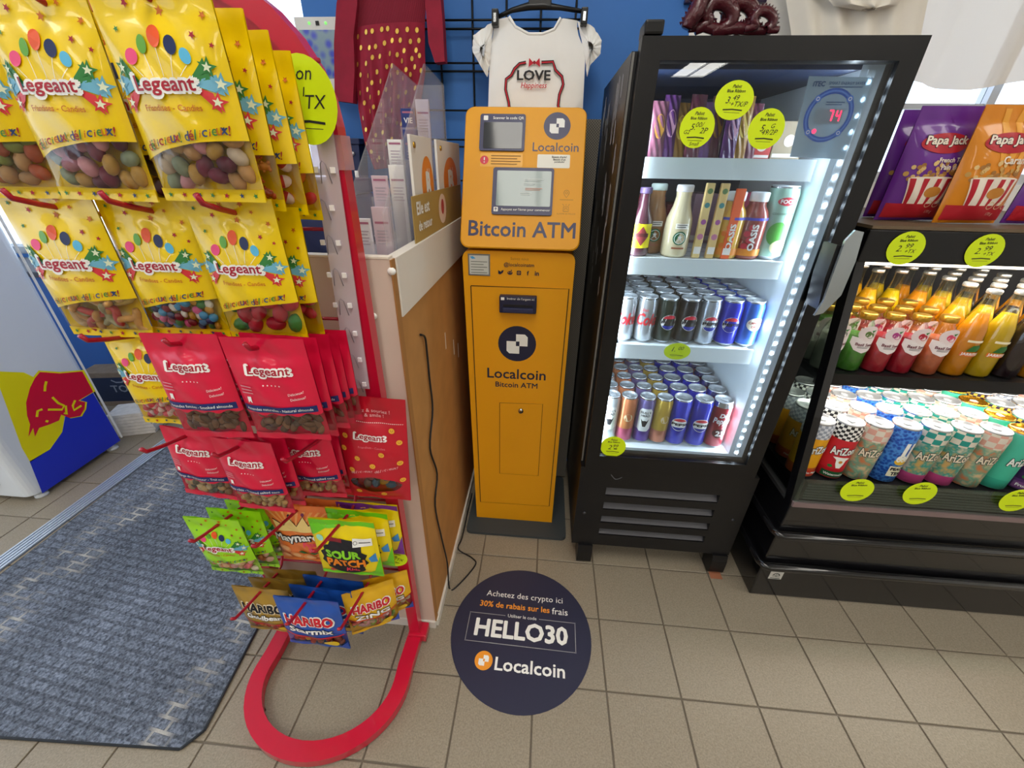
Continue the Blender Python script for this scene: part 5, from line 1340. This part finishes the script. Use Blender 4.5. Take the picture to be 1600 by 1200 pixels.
can('coconut', 'tall pale green coconut juice can on the upper fridge shelf', xu(1222), .11, ZU, None, True, 0)
BB = [('#b83c30', '#e8a03c'), ('#5c3a2c', '#c8486c'), ('#c8a048', '#7c3c8c')]
def carton(name, label, x0, x1, y0, y1, z0, z1, c, spots=(), cat='box', words=None, group=None, rot=0.):
    o = empty(name, ((x0 + x1) / 2, (y0 + y1) / 2, z0), (0, 0, rot), label, cat, group); w_ = (x1 - x0) / 2; d_ = (y1 - y0) / 2; h_ = z1 - z0
    boxp('box_body', o, -w_, w_, -d_, d_, 0, h_, mat(c, .45), .0015)
    p = Print()
    for k, (u, v, r_, cc) in enumerate(spots): p.ell(u * w_, v * h_, r_, r_, mat(cc, .4), 1, 14)
    p.rect(-w_ * .9, h_ * .06, w_ * .9, h_ * .16, mat('#f0e8e0', .5), 0)
    if words: p.text(words, 0, h_ * .8, WHITE, w=w_ * 1.2, layer=2, bold=.02)
    p.build('print', o, flat((0, -d_, 0)))
    return o
for k, (px, c) in enumerate(((1107, '#e8c888'), (1130, '#e4c080'))):
    x = PY(px, 300, .085).x
    carton('snack_stick', 'slim cream snack box standing upright, %s of the pair behind the stickers' % ('left' if k == 0 else 'right'), x - .009, x + .009, .074, .086, ZU, 1.0595 + .165, c, [(0, .9, .006, '#6c8a5c'), (0, .72, .006, '#4c8a8c'), (0, .5, .006, '#a85c9c'), (0, .3, .007, '#c87c9c')], group='slim snack boxes')
x = PY(1156, 300, .085).x; carton('snack_stick', 'slim bright orange snack box standing upright beside the juice bottles', x - .01, x + .01, .074, .084, ZU, 1.0595 + .155, '#e8602c', [(0, .3, .006, '#f0b83c')])
# packs behind the bottles, boxes on the shelf
for k, (x0, x1, y, h, c, d) in enumerate(((.02, .1, .3, .12, '#c83a5c', 'pink'), (.11, .17, .31, .1, '#7c2434', 'dark red'), (.18, .25, .3, .13, '#c8a8b8', 'pale pink'), (.26, .33, .31, .11, '#c88c50', 'tan'))):
    carton('snack_box', '%s snack box at the back of the upper fridge shelf' % d, x0, x1, y, y + .1, ZU, ZU + h, c, [(0, .5, .015, '#f0d8c0')], group='snack boxes at the back of the upper shelf')
# top shelf: rows of wrapped bars and small boxes
ZT2 = 1.2735
def packet(name, label, x, y, z, w, h, c, c2, group, rz=0., lean=0.):
    b, yf = bag_mesh(w, h, .012, mat(c, .3, coat=.3), None, head=.006, seal=.006)
    o = tag(b.build(name, None, (x, y, z + h), (lean, 0, rz)), label, 'packet', group)
    p = Print(); p.ell(0, -h * .45, w * .32, h * .22, mat(c2, .4), 0)
    link('artwork', bag_print(p, yf), o); return o
PC = [('#7c4a5c', '#c89040', 'mauve'), ('#5c2c6c', '#d8a0c0', 'purple'), ('#a87a34', '#e0c060', 'amber'), ('#6c2c44', '#d89a7c', 'wine'), ('#8a5c9c', '#e0b0d0', 'lilac')]
for k in range(9):
    c, c2, nm = PC[k % 5]; x = .0 + k * .026
    packet('snack_packet', '%s wrapped bar, %s from the left on the top fridge shelf' % (nm, ('first', 'second', 'third', 'fourth', 'fifth', 'sixth', 'seventh', 'eighth', 'ninth')[k]), x, .09 + .012 * (k % 3), ZT2, .036, .105 + .012 * (k % 2), c, c2, 'wrapped bars on the top shelf', rz=.3, lean=-.08)
for k, (x0, x1, c, d) in enumerate(((.19, .225, '#3c5a34', 'dark green'), (.228, .27, '#c83c3c', 'bright red'), (.272, .338, '#a08c70', 'beige'))):
    carton('snack_box', '%s snack box on the right of the top fridge shelf' % d, x0, x1, .13, .2, ZT2, ZT2 + (.06, .055, .075)[k], c, [(0, .5, .012, '#f0e0d0')], group='snack boxes on the top shelf')
for k, (px, d, c) in enumerate(((1160, 'left', '#d83c6c'), (1215, 'right', '#e05c84'))):
    x = min(PY(px, 300, .2).x, .32)
    carton('candy_box', 'hot pink candy box at the %s of the upper fridge shelf' % d, x - .03, x + .03, .2, .26, ZU, ZU + .14, c, [(-.4, .5, .008, '#f0c0d0'), (.4, .5, .008, '#f0c0d0')], group='pink candy boxes')
for k in range(4):
    x = .13 + k * .045
    packet('bar_packet', 'dark pink bar packet, %s from the left behind the middle shelf cans' % ordn[k].replace('front', 'first'), x, .4, .8295, .05, .15, '#8c4474', '#d080b0', 'packets behind the middle shelf cans', lean=-.1)
# items on the fridge top: dragon ornament
DRG = mat('#4c1620', .22, coat=.5, bump=.6, nscale=160)
dg = empty('dragon_ornament', (.19, .2, 1.452), label='dark maroon coiled dragon ornament on top of the fridge', cat='ornament')
def dz(px, py): q = PY(px, py, .2); return (q.x - .19, 0, q.z - 1.452)
def arc(cx, cy, r, a0, a1, n=9): return [(cx + r * cos(radians(a0 + (a1 - a0) * k / (n - 1))), cy - r * sin(radians(a0 + (a1 - a0) * k / (n - 1)))) for k in range(n)]
paths = [([(1070, 47), (1076, 34), (1085, 22), (1092, 5), (1104, -10)], .0165), ([(1086, 47)] + arc(1124, 24, 21, 215, -70) + [(1112, 50)], .0145), ([(1128, 48)] + arc(1160, 22, 21, 215, -60) + [(1150, 49)], .014), ([(1160, 48)] + arc(1189, 35, 15, 215, -60) + [(1196, 49), (1212, 49)], .0095), ([(1076, 44), (1100, 42), (1125, 47), (1150, 44), (1175, 47), (1205, 48)], .011)]
for ti, (pts, r_) in enumerate(paths):
    sm_ = smooth([Vector(dz(*q)) + Vector((0, .012 * (ti % 3 - 1), 0)) for i, q in enumerate(pts)], 5); n_ = len(sm_)
    MB().tube(sm_, [r_ * (.7 + .35 * sin(pi * i / (n_ - 1))) for i in range(n_)], DRG, 10).build('body_coil', dg)
    b = MB()
    for i in range(2, n_ - 2, 2):
        t = (sm_[i + 1] - sm_[i - 1]).normalized(); nrm = Vector((-t.z, 0, t.x)); nrm = nrm if nrm.z > 0 else -nrm
        c_ = sm_[i] + nrm * r_ * .85
        b.add([c_ - t * .004 + Vector((0, .002, 0)), c_ + t * .004 + Vector((0, .002, 0)), c_ + nrm * .006, c_ - Vector((0, .003, 0))], [(0, 1, 2), (1, 3, 2), (3, 0, 2)], DRG)
    b.build('spines', dg)
q = dz(1108, -8); MB().ball(q, (.026, .018, .016), DRG, 12, 8).ball((q[0] - .026, 0, q[2] - .004), (.016, .011, .009), DRG, 10, 6).build('head', dg)
for s_ in (-1, 1): MB().tube([(q[0] + .01, s_ * .01, q[2] + .01), (q[0] + .03, s_ * .016, q[2] + .03)], [.004, .001], DRG, 6).build('horn', dg)
MB().prism(rrect(-.11, .11, -.045, .045, .02), 2, 0, .008, DRG).build('plinth', dg)
NTH = ['first', 'second', 'third', 'fourth', 'fifth', 'sixth', 'seventh', 'eighth', 'ninth', 'tenth', 'eleventh']
# ================================================================== open black display cooler at right
CX0, CX1 = .513, 1.95
YC = -.067; YK = .55
oc = empty('display_cooler', (0, 0, 0), label='low black open display cooler with bottles and tall cans at right', cat='cooler')
GB2 = mat('#101013', .18, coat=.5)
boxp('lower_panel', oc, CX0, CX1, YC, YK, .002, .15, GB2, .004)
boxp('middle_panel', oc, CX0 + .004, CX1, YC + .006, YK, .15, .29, GB2, .004)
boxp('upper_panel', oc, CX0 + .004, CX1, YC + .006, YK, .29, .40, GB2, .004)
for z in (.152, .292):
    MB().tube([(CX0 + .012, YK - .05, z), (CX0 - .006, YK - .06, z), (CX0 - .006, YC + .01, z), (CX0 + .002, YC - .006, z), (CX0 + .012, YC - .01, z), (CX1, YC - .01, z)], .012, GB2, 10).build('bumper', oc)
st = boxp('badge', oc, .548, .588, YC - .0008, YC, .086, .12, mat('#c9c8c0', .5)); p = Print()
p.ring(.568, .103, .010, .003, INK, 0, 12, 0, pi)
for k in range(5): p.line([(.568, .1), (.568 + .012 * cos(pi * k / 4), .1 + .012 * sin(pi * k / 4))], .0012, INK, 1)
p.rect(.553, .089, .583, .092, INK, 0); p.build('emblem', st, flat((0, YC - .0008, 0)))
boxp('deck', oc, CX0 + .02, CX1, YC + .03, YK - .03, .405, .4545, mat('#1a1a1e', .5))
boxp('pink_trim', oc, CX0 + .004, CX1, YC - .001, YC + .012, .402, .418, mat('#8a7678', .35, .3))
boxp('front_glass', oc, CX0 + .006, CX1, YC + .002, YC + .008, .42, .5, clear('green_glass', '#eef8f4', .03, .02, 0., '#ffffff', .1))
gr = boxp('front_grille', oc, CX0 + .03, CX1, YC + .014, YC + .026, .42, .482, mat('#161618', .5))
for k in range(6): boxp('grille_rib', gr, CX0 + .03, CX1, YC + .0115, YC + .0135, .425 + k * .0095, .428 + k * .0095, mat('#4c4d50', .4, .3))
# left end: glass in a black frame, sloping front post
MB().prism([(YC + .004, .40), (YC + .034, .40), (.105, 1.065), (.072, 1.065)], 0, CX0, CX0 + .02, GB2).build('front_post', oc)
MB().prism([(YC + .034, .41), (YK, .41), (YK, 1.065), (.105, 1.065)], 0, CX0 + .008, CX0 + .012, clear('end_glass', '#e6f0ec', .06, .01)).build('end_glass', oc)
boxp('end_rail', oc, CX0, CX0 + .02, YC + .034, YK, .40, .412, mat('#6a6a6c', .3, .8))
boxp('back_panel', oc, CX0 + .004, CX1, YK - .028, YK, .402, 1.065, mat('#202024', .4))
boxp('top_box', oc, CX0, CX1, .072, YK, 1.066, 1.138, mat('#121215', .4), .003)
boxp('top_rail', oc, CX0 - .01, CX1, .055, .0715, 1.066, 1.138, BLKG, .003)
boxp('top_board', oc, CX0 - .005, CX1, .06, YK, 1.139, 1.146, mat('#6c5a44', .6))
ZB = .768
sh_ = boxp('bottle_shelf', oc, CX0 + .02, CX1, .07, YK - .03, ZB - .02, ZB, mat('#17171a', .4))
boxp('shelf_rail', sh_, CX0 + .014, CX1, .058, .0695, ZB - .03, ZB + .004, BLKG)
WL = mat('#fff2dc', .5, emit=4.0)
boxp('lamp_tube', oc, CX0 + .05, CX1, .11, .122, 1.05, 1.062, WL); boxp('lamp_tube', oc, CX0 + .05, CX1, .10, .112, ZB - .034, ZB - .022, WL)
lamp('cooler_lamp', (1.23, .14, 1.055), (0, 0, 0), 1.4, .03, 6, (1, .93, .82), oc); lamp('cooler_lamp', (1.23, .13, ZB - .03), (0, 0, 0), 1.4, .03, 5, (1, .93, .82), oc)
for q, pr_ in (((1415, 388), [('2.', -.35, .0, .36), ('99', .15, .14, .3), ('+TX', .3, -.18, .22)]), ((1538, 392), [('2.', -.35, .0, .36), ('99', .15, .14, .3), ('+TX', .3, -.18, .22)])):
    gst(q[0], q[1], 29, 27, .0535, True, pr_, parent=oc, ang=.05)
for q in ((1339, 766), (1437, 771), (1588, 782)): gst(q[0], q[1], 26, 18, YC - .003, True, [], parent=oc, ang=.1)

# bottles
def basil(label, x, y, c, frc, front):
    p = None
    if front:
        p = Print(); r_ = .0305
        p.poly([(-.034, .1), (-.034, .082), (-.02, .065), (0, .058), (.02, .065), (.034, .082), (.034, .1)], mat('#efe6e6', .4), 0)
        p.ell(0, .112, .024, .022, mat('#e8d8d8', .4), 0, 16); p.ell(.004, .108, .009, .008, mat(frc, .4), 1, 12); p.ell(-.003, .112, .007, .008, mat(frc, .4), 1, 12)
        p.poly([(.006, .116), (.014, .124), (.002, .122)], GT, 2); p.text('Basil Seed', 0, .082, mat('#6c1c34', .4), w=.042, layer=1, bold=.03); p.greek(-.015, .071, .015, .077, 2, INK, 1)
    return bottle('basil_drink_bottle', label, [(.026, 0), (.0305, .004), (.0305, .1), (.026, .125), (.0165, .14), (.0165, .152)], GLASS, x, y, ZB + .0005, (.0185, .146, .162, mat('#c89a3c', .3, .9)), group='gold-capped drink bottles', lab=(p, .0307) if p else None, liquid=(mat(c, .3, noise=.1, nscale=120), .112))
def soda(label, x, y, c, front, dark=False):
    p = None
    if front and not dark:
        p = Print(); p.rect(-.02, .1, .016, .106, mat('#f0e4c0', .4), 0); p.poly([(-.014, .075), (-.004, .092), (.01, .094), (.02, .084), (.014, .076)], mat('#2c6a2c', .4), 0); p.rect(-.022, .062, .024, .073, mat('#e87a2c', .4), 1, 8); p.text('JARRITOS', .001, .0675, WHITE, w=.042, layer=2, bold=.03)
    return bottle('soda_bottle', label, [(.026, 0), (.031, .005), (.031, .1), (.028, .13), (.016, .17), (.0125, .2), (.0135, .222), (.013, .23)], GLASS, x, y, ZB + .0005, (.0145, .222, .232, mat('#d8d8d4', .3, .8)), group='tall glass soda bottles', lab=(p, .031) if p else None, liquid=(mat(c, .25, noise=.05), .172))
BAS = [('#d8d4c8', '#8a8a80', 'clear'), ('#4a8a2c', '#5c7a3c', 'green'), ('#b82434', '#b03c84', 'red'), ('#b0142c', '#b8243c', 'crimson'), ('#c8653c', '#d8486c', 'peach')]
GBn = 'gold-capped drink bottles'
for ci, (px, (c, fc, nm)) in enumerate(zip((1288, 1325, 1366, 1406, 1447), BAS)):
    x = PZ(px, 570, ZB).x; x = .56 + ci * .0655
    for rw in range(3):
        basil('%s basil drink bottle with gold cap, %s from the front in the cooler' % (nm, ordn[rw]), x + rnd.uniform(-.002, .002), .108 + rw * .066, c, fc, rw < 2)
for ci, (c, nm) in enumerate((('#e8920c', 'orange'), ('#dcb414', 'yellow'), ('#2c1a20', 'dark cola'), ('#e8920c', 'orange'))):
    x = .892 + ci * .068
    for rw in range(5):
        soda('%s soda bottle, %s of the %s file right of the gold caps' % (nm, ordn[rw], NTH[ci]), x + rnd.uniform(-.002, .002), .11 + rw * .066, c, rw < 1, nm == 'dark cola')
for ci in range(5):
    for rw in (3, 4):
        soda('%s soda bottle of the pair behind the %s drink bottles' % (('nearer', 'farther')[rw - 3], BAS[ci][2]), .56 + ci * .0655, .112 + rw * .066 + .006, '#e0a010' if ci % 2 else '#d8b010', False)
# tall cans on the deck
ZD = .455; RC, HC = .0365, .187
def tallcan(key, base, top, chk, word, wcol, extra=None, lid=None):
    p = Print()
    p.text(word, 0, .105, INK, w=.07, h=.03, layer=1, bold=.09, rot=.12); p.text(word, 0, .105, wcol, w=.067, h=.026, layer=2, bold=.03, rot=.12)
    if extra: extra(p)
    CANP[key] = (RC, HC, [(0, base), (.04, top), (.14, chk)], p, lid)
def skull(p):
    p.poly([(-.022, .082), (-.012, .074), (-.01, .06), (-.005, .046), (.005, .046), (.01, .06), (.012, .074), (.022, .082), (.012, .084), (-.012, .084)], WHITE, 1); p.ell(0, .068, .005, .005, mat('#d88a3c', .4), 2, 10); p.ell(-.02, .05, .006, .005, GT, 1, 10)
def band(t, c): return lambda p: (p.rect(-.034, .012, .034, .032, mat(c, .4), 0, 12), p.text(t, 0, .022, WHITE, w=.055, layer=2, bold=.03))
CK_BW = tex('checker_bw', 'checker', '#16161a', '#f0f0ec', (26, 130, 1), .35, co='UV'); CK_TL = tex('checker_teal', 'checker', '#1f8f84', '#d8cfc0', (12, 62, 1), .35, co='UV'); CK_PK = tex('checker_pink', 'checker', '#d8a090', '#d8cfc0', (12, 62, 1), .35, co='UV'); CK_GD = tex('checker_gold', 'checker', '#d8a83c', '#2c1c3c', (26, 130, 1), .35, co='UV'); CK_GR = tex('checker_grey', 'checker', '#9098a8', '#d0d4dc', (26, 130, 1), .35, co='UV')
SAND = tex('sand_print', 'noise', '#c8784c', '#d8b890', 40, .35, mid='#6ca088', detail=2); PEACE = tex('blue_print', 'voronoi', '#1c4cb0', '#4c90e0', 120, .35)
TEALP = tex('teal_print', 'noise', '#c8a060', '#cfc0a8', 45, .35, mid='#2f9488', detail=2)
tallcan('mango', mat('#c85a2c', .35), mat('#e8a41c', .35), CK_GR, 'AriZona', WHITE, band('Mucho Mango', '#c8402c')); tallcan('melon', mat('#b81c28', .35), mat('#c82430', .35), CK_BW, 'AriZona', WHITE, lambda p: (skull(p), band('Watermelon', '#1f5a34')(p)))
tallcan('suntea', SAND, SAND, CK_PK, 'AriZona', mat('#e8dcc4', .4)); tallcan('greentea', mat('#b8447c', .35), TEALP, CK_TL, 'AriZona', mat('#e8dcc4', .4)); tallcan('gold', mat('#3aa890', .35), mat('#48b89c', .35), mat('#48b89c', .35), 'AriZona', WHITE, None, '#d89a2c')
tallcan('grape', mat('#5c3470', .35), mat('#3c1c50', .35), CK_GD, 'AriZona', WHITE, lambda p: (skull(p), band('Fruit Punch', '#7c4c84')(p)))
p = Print(); HN = mat('#f0f0ea', .4)
for x, z, h, r_ in ((-.008, .12, .045, -.25), (.008, .12, .045, .1)): p.rect(x - .005, z - .02, x + .005, z + h - .02, HN, 1)
for k in range(3): p.ell(-.012 + .011 * k, .092, .0065, .011, HN, 2, 12)
p.ell(0, .082, .02, .012, mat('#e8b83c', .4), 1); p.rect(-.022, .03, .022, .065, mat('#f0ead0', .4), 1, 6); p.text('PEACE', 0, .056, INK, w=.038, layer=2, bold=.06); p.text('TEA', 0, .04, INK, w=.028, layer=2, bold=.06)
CANP['peace'] = (RC, HC, [(0, PEACE), (.14, PEACE)], p, None)
TN = {'mango': 'yellow mango tea can', 'melon': 'red watermelon can with checkered top', 'suntea': 'sandy southwest-print tea can', 'peace': 'blue tea can with hand sign', 'greentea': 'teal checkered tea can', 'gold': 'mint green tea can with gold lid', 'grape': 'dark purple fruit punch can'}
fl = ['mango', 'melon', 'suntea', 'peace', 'greentea', 'greentea', 'suntea', 'gold', 'grape', 'mango', 'suntea']
cnt = {}
for ci, kind in enumerate(fl):
    cnt[kind] = cnt.get(kind, 0) + 1
    x = .568 + ci * .0755
    for rw in range(4):
        k2 = kind if kind != 'gold' or rw else 'suntea'
        can(kind, '%s, %s row, %s file from the cooler end' % (TN[kind], ordn[rw], NTH[ci]), x + rnd.uniform(-.002, .002) + .006 * (rw % 2), YC + .1 + rw * .078, ZD, 'tall cans on the cooler deck', rw < 2, rnd.uniform(-.35, .35))

# popcorn bags on the cooler top
def popcorn(key, c, stripe, flav1, flav2, w=.15, h=.235):
    p = Print(); RD = mat('#b81c2c', .4); CRM = mat('#f0e4d4', .4); KR = [mat(q, .5) for q in ('#c89a50', '#e0bc7c', '#a87438')]
    if stripe:
        for k in range(3): p.poly([((-.2 + .25 * k) * w, -.03 * h), ((-.1 + .25 * k) * w, -.03 * h), ((-.02 + .12 * k) * w, -.45 * h), ((-.1 + .12 * k) * w, -.45 * h)], stripe, 0)
    p.ell(0, -.3 * h, .36 * w, .085 * h, RD, 2, 28); p.ring(0, -.3 * h, .0001, .0001, CRM, 2, 4)
    p.text('Papa Jack', 0, -.285 * h, INK, w=.64 * w, h=.11 * h, layer=3, bold=.07, shear=.15); p.text('Papa Jack', 0, -.285 * h, CRM, w=.62 * w, h=.095 * h, layer=4, bold=.03, shear=.15)
    p.text(flav1, .18 * w, -.44 * h, CRM, w=.46 * w, layer=4, bold=.03)
    if flav2: p.text(flav2, .2 * w, -.5 * h, CRM, w=.38 * w, layer=4, bold=.03)
    r_ = random.Random(9)
    for k in range(46):
        a = r_.uniform(0, 2 * pi); d = sqrt(r_.random()); p.ell(-.02 * w + d * cos(a) * .4 * w, -.56 * h + d * sin(a) * .1 * h, .03 * w, .02 * h, KR[k % 3], 1 + k % 2, 8)
    p.poly([(-.36 * w, -.6 * h), (.34 * w, -.6 * h), (.26 * w, -.84 * h), (-.28 * w, -.84 * h)], CRM, 3)
    for k in range(4): p.poly([((-.34 + .18 * k) * w, -.6 * h), ((-.26 + .18 * k) * w, -.6 * h), ((-.225 + .142 * k) * w, -.84 * h), ((-.27 + .142 * k) * w, -.84 * h)], RD, 4)
    p.ell(-.01 * w, -.6 * h, .35 * w, .018 * h, CRM, 3, 20); p.ell(.05 * w, -.72 * h, .12 * w, .05 * h, mat('#c88430', .4), 5, 14)
    p.rect(-.47 * w, -.97 * h, .47 * w, -.83 * h, RD, 5, 12)
    for k in range(3): p.ring((.1 + .13 * k) * w, -.83 * h, .05 * w, .0014, mat('#e8c8a0', .4), 6, 12)
    p.text('170 g', .2 * w, -.91 * h, mat('#e8c8b8', .4), w=.12 * w, layer=6)
    make_kind(key, w, h, .06, c, None, p, head=.035, seal=.004)
popcorn('pop_purple', mat('#6c2c94', .35, coat=.3), None, 'French Toast', 'Pain doré'); popcorn('pop_orange', mat('#e08a14', .35, coat=.3), mat('#f0a83c', .4), 'Caramel', None)
GPn = 'popcorn bags on the display cooler'
for key, px, y, lab, rz in (('pop_purple', 1412, .17, 'purple popcorn bag standing in front on the display cooler top', .1), ('pop_purple', 1385, .25, 'purple popcorn bag half hidden behind the front purple one', .1), ('pop_orange', 1500, .145, 'orange caramel popcorn bag on the display cooler top', .12), ('pop_purple', 1620, .15, 'purple popcorn bag cut by the right picture edge', .1)):
    q = PZ(px, 352, 1.147); x = q.x if y < .2 else q.x + .0
    x = PY(px, 350, y).x
    hang(key, 'popcorn_bag', lab, x, y, 0, z=1.148 + .235, rz=rz, cat='snack bag', group=GPn)

# white dress in a clear garment bag, plastic sheet and framed picture on the right wall
GC = mat('#efe9dd', .8, noise=.03, nscale=10)
gw = empty('white_garment', (0, 0, 0), label='cream white dress hanging on the white wall above the black fridge', cat='dress')
L = sil([(1225, -60), (1228, 0), (1236, 50), (1240, 110)], .5); Rr = sil([(1465, -60), (1450, 0), (1440, 50), (1436, 110)], .5)
b, _ = cloth_from(L, Rr, .5, GC, .05, 24, 50, .014, 5); b.build('skirt', gw)
L = sil([(1240, -60), (1300, 10), (1345, 16)], .46); Rr = sil([(1440, -60), (1400, 10), (1365, 16)], .46)
b, _ = cloth_from(L, Rr, .455, GC, .03, 10, 24, .008, 3); b.build('sash', gw)
gb = clear('sheer_cloth', '#fbfaf8', .01, .4, .88, '#efe9e0', .05)
def plast(u, v): return (.66 + 1.3 * u, .535 + .012 * sin(40 * u + 2 * v) + .006 * sin(91 * u), 2.15 - .68 * v + .012 * sin(23 * u))
b = MB(); b.sheet(plast, 50, 12, gb, True); tag(b.build('sheer_curtain'), 'sheer white curtain hanging over the window right of the cream dress', 'curtain')
pf = empty('picture_frame', (.21, .565, 1.72), label='dark purple framed picture above the dragon ornament', cat='picture')
q0 = PY(1078, 6, .56)
b = MB(); boxp('frame', pf, -.09, .13, -.012, .005, q0.z - 1.72, .3, mat('#2c1c3c', .4), .003); boxp('picture', pf, -.075, .115, -.0135, -.012, q0.z - 1.72 + .015, .285, mat('#3c2c5c', .5, noise=.3, nscale=12))

# ================================================================== counter top: brochure stand, cards, wall box, monitor
ACR = clear('acrylic', '#fbfafc', .04, .02, .1, '#ffffff', .12)
bh = empty('brochure_stand', (0, 0, 0), label='clear acrylic brochure stand with leaflets on the cream counter', cat='brochure holder')
for x in (-.608, -.534): MB().prism([(-.2, 1.0225), (-.2, 1.17), (.17, 1.455), (.36, 1.44), (.36, 1.0225)], 0, x, x + .003, ACR).build('side_panel', bh)
boxp('back_panel', bh, -.605, -.534, .357, .36, 1.0225, 1.44, ACR)
boxp('foot_panel', bh, -.605, -.534, -.2, .357, 1.0225, 1.0255, ACR)
for k in range(4):
    y = -.19 + k * .12; boxp('pocket', bh, -.604, -.535, y, y + .003, 1.026, 1.12 + k * .07, ACR)
LC = ['#e8e2e6', '#d8c0c8', '#f0eee8', '#2c3c7c', '#e0d4dc']
for k in range(4):
    y = -.19 + k * .12
    for j in range(2):
        o = tag(MB().box(-.603 + .035 * j, -.5695 + .035 * j, y + .012 + .012 * j, y + .02 + .012 * j, 1.0262, 1.16 + k * .07 + .02 * (j % 2), mat(LC[(k + j) % 5], .5), .001).build('leaflet'), '%s leaflet stack, %s tier of the acrylic stand, %s' % ({'#e8e2e6': 'pale', '#d8c0c8': 'pinkish', '#f0eee8': 'white', '#2c3c7c': 'navy', '#e0d4dc': 'lilac'}[LC[(k + j) % 5]], ('lowest', 'second', 'third', 'top')[k], ('left', 'right')[j]), 'leaflet', 'leaflets in the acrylic stand')
        p = Print(); p.rect(.004, .1, .031, .104, mat('#b06c84', .5), 0)
        if (k, j) == (3, 0): p.text('VIE', .0175, .085, WHITE, w=.022, layer=0, bold=.02)
        else: p.greek(.006, .06, .029, .09, 5, mat('#b9aab4', .5), 0)
        p.build('print', o, flat((-.603 + .035 * j, y + .012 + .012 * j, 1.05 + k * .07)))
# two white cards with orange coin signs on the counter edge, gold leaflet below
def XF(px, py): q = PX(px, py, -.508); return (q.y, q.z)
CW = mat('#e9e4dc', .5); BTC = mat('#f08a2c', .45)
for k, (a, c, nm) in enumerate((((642, 206), (682, 322), 'left'), ((683, 211), (722, 305), 'right'))):
    y0, y1 = XF(a[0], a[1])[0], XF(c[0], c[1])[0]; zt = 1.305; zb = 1.108
    o = empty('coin_card', (-.514, (y0 + y1) / 2, zb), label='white card with orange coin sign, %s of the two on the counter edge' % nm, cat='card', group='coin cards on the counter')
    w_ = (y1 - y0) / 2; boxp('card', o, -.003, .003, -w_, w_, 0, zt - zb, CW, .001)
    p = Print(); p.ell(w_ * (.35 if k == 0 else 0), .1, w_ * .62, .06, BTC, 0, 30); p.text('B', w_ * (.38 if k == 0 else 0), .1, WHITE, h=.06, w=w_ * .5, layer=1, bold=.05)
    for dx in (-.08, .12): p.rect(w_ * (.35 if k == 0 else 0) + dx * w_, .065, w_ * (.35 if k == 0 else 0) + dx * w_ + .004, .135, WHITE, 3)
    p.build('print', o, flat((.003, 0, 0), (0, 1, 0), (0, 0, 1)))
    MB().tube([(.002, -w_ * .75, zt - zb - .018), (.006, -w_ * .75, zt - zb - .018)], .006, mat('#b8923c', .3, .9), 10).build('rivet', o)
o = empty('gold_leaflet', (-.502, 0, 1.106), label='gold leaflet with white lettering leaning on the counter edge', cat='leaflet')
y0, y1 = XF(640, 330)[0], XF(722, 300)[0]
boxp('sheet', o, -.001, .001, y0, min(y1, .38), 0, .09, mat('#a98d4e', .45)); p = Print()
p.text('Elle est', y0 + .075, .065, WHITE, w=.1, layer=0, bold=.03); p.text('de retour', y0 + .085, .03, WHITE, w=.11, layer=0, bold=.03); p.ell(y0 + .25, .045, .04, .035, mat('#e0c8b8', .5), 0); p.ell(y0 + .25, .05, .015, .018, mat('#b83c44', .5), 1); p.build('print', o, flat((.001, 0, 0), (0, 1, 0), (0, 0, 1)))
# hand gel bottle in front of the stand
c = PZ(625, 388, 1.026)
bt = tag(MB().lathe([(.012, 0), (.014, .003), (.014, .05), (.008, .058)], mat('#eceef2', .4), 16).build('small_bottle', None, (-.585, -.225, 1.0235)), 'small white bottle with navy label before the acrylic stand', 'bottle')
MB().lathe([(.0142, .012), (.0142, .04)], mat('#23306c', .4), 16, caps=False).build('label', bt); MB().lathe([(.008, .058), (.009, .06), (.009, .08), (.006, .084)], WHITE, 14).build('cap', bt)
# navy lock box on the blue wall, navy cabinet and white dish on the counter
NVB = mat('#1e2850', .45)
lb = empty('lock_box', (-.9, .53, 1.14), label='small navy lock box with white label on the blue wall', cat='lock box')
MB().prism([(-.04, .0), (.03, -.0), (.045, .16), (-.04, .16)], 1, -.03, .035, NVB).build('box_body', lb); boxp('lid', lb, -.045, .05, -.035, .035, .1605, .178, NVB, .003)
MB().tube([(.022, -.03, .135), (.022, -.036, .135)], .006, mat('#d8dce0', .3, .8), 12).build('lock', lb); boxp('white_label', lb, .018, .03, -.0315, -.03, .03, .085, WHITE)
nc = empty('navy_cabinet', (-.86, .26, 1.0205), label='dark navy plastic case standing on the cream counter behind the rack', cat='case')
boxp('case_body', nc, -.06, .09, -.1, .1, 0, .15, NVB, .01); boxp('case_lid', nc, -.062, .092, -.102, .102, .1505, .19, mat('#182144', .4), .008); boxp('latch', nc, .0, .03, -.108, -.1, .135, .16, mat('#39406a', .4), .002)
ds = tag(MB().lathe([(.03, 0), (.045, .004), (.06, .03), (.058, .031), (.042, .008), (.0001, .006)], mat('#ece8e0', .4), 24).build('white_dish', None, (-.73, .36, 1.0205)), 'round white dish on the counter worktop by the blue wall', 'dish')
mn = empty('wall_monitor', (-.955, .52, 1.52), label='white framed screen with blue flowers on the wall behind the rack', cat='screen')
boxp('bezel', mn, -.045, .13, -.012, .045, -.08, .1, mat('#dcdcda', .4), .003)
boxp('display', mn, -.035, .12, -.0135, -.0121, -.045, .07, tex('flower_screen', 'voronoi', '#3a4cc0', '#7c98a8', 40, .2, p0=.2, p1=.6))
for x in (.0, .05): MB().ball((x, -.0125, .085), .004, mat('#7cd86c', .4, emit=1.), 8, 5).build('indicator', mn)
boxp('webcam', mn, .02, .03, -.014, -.012, .08, .09, BLACK)
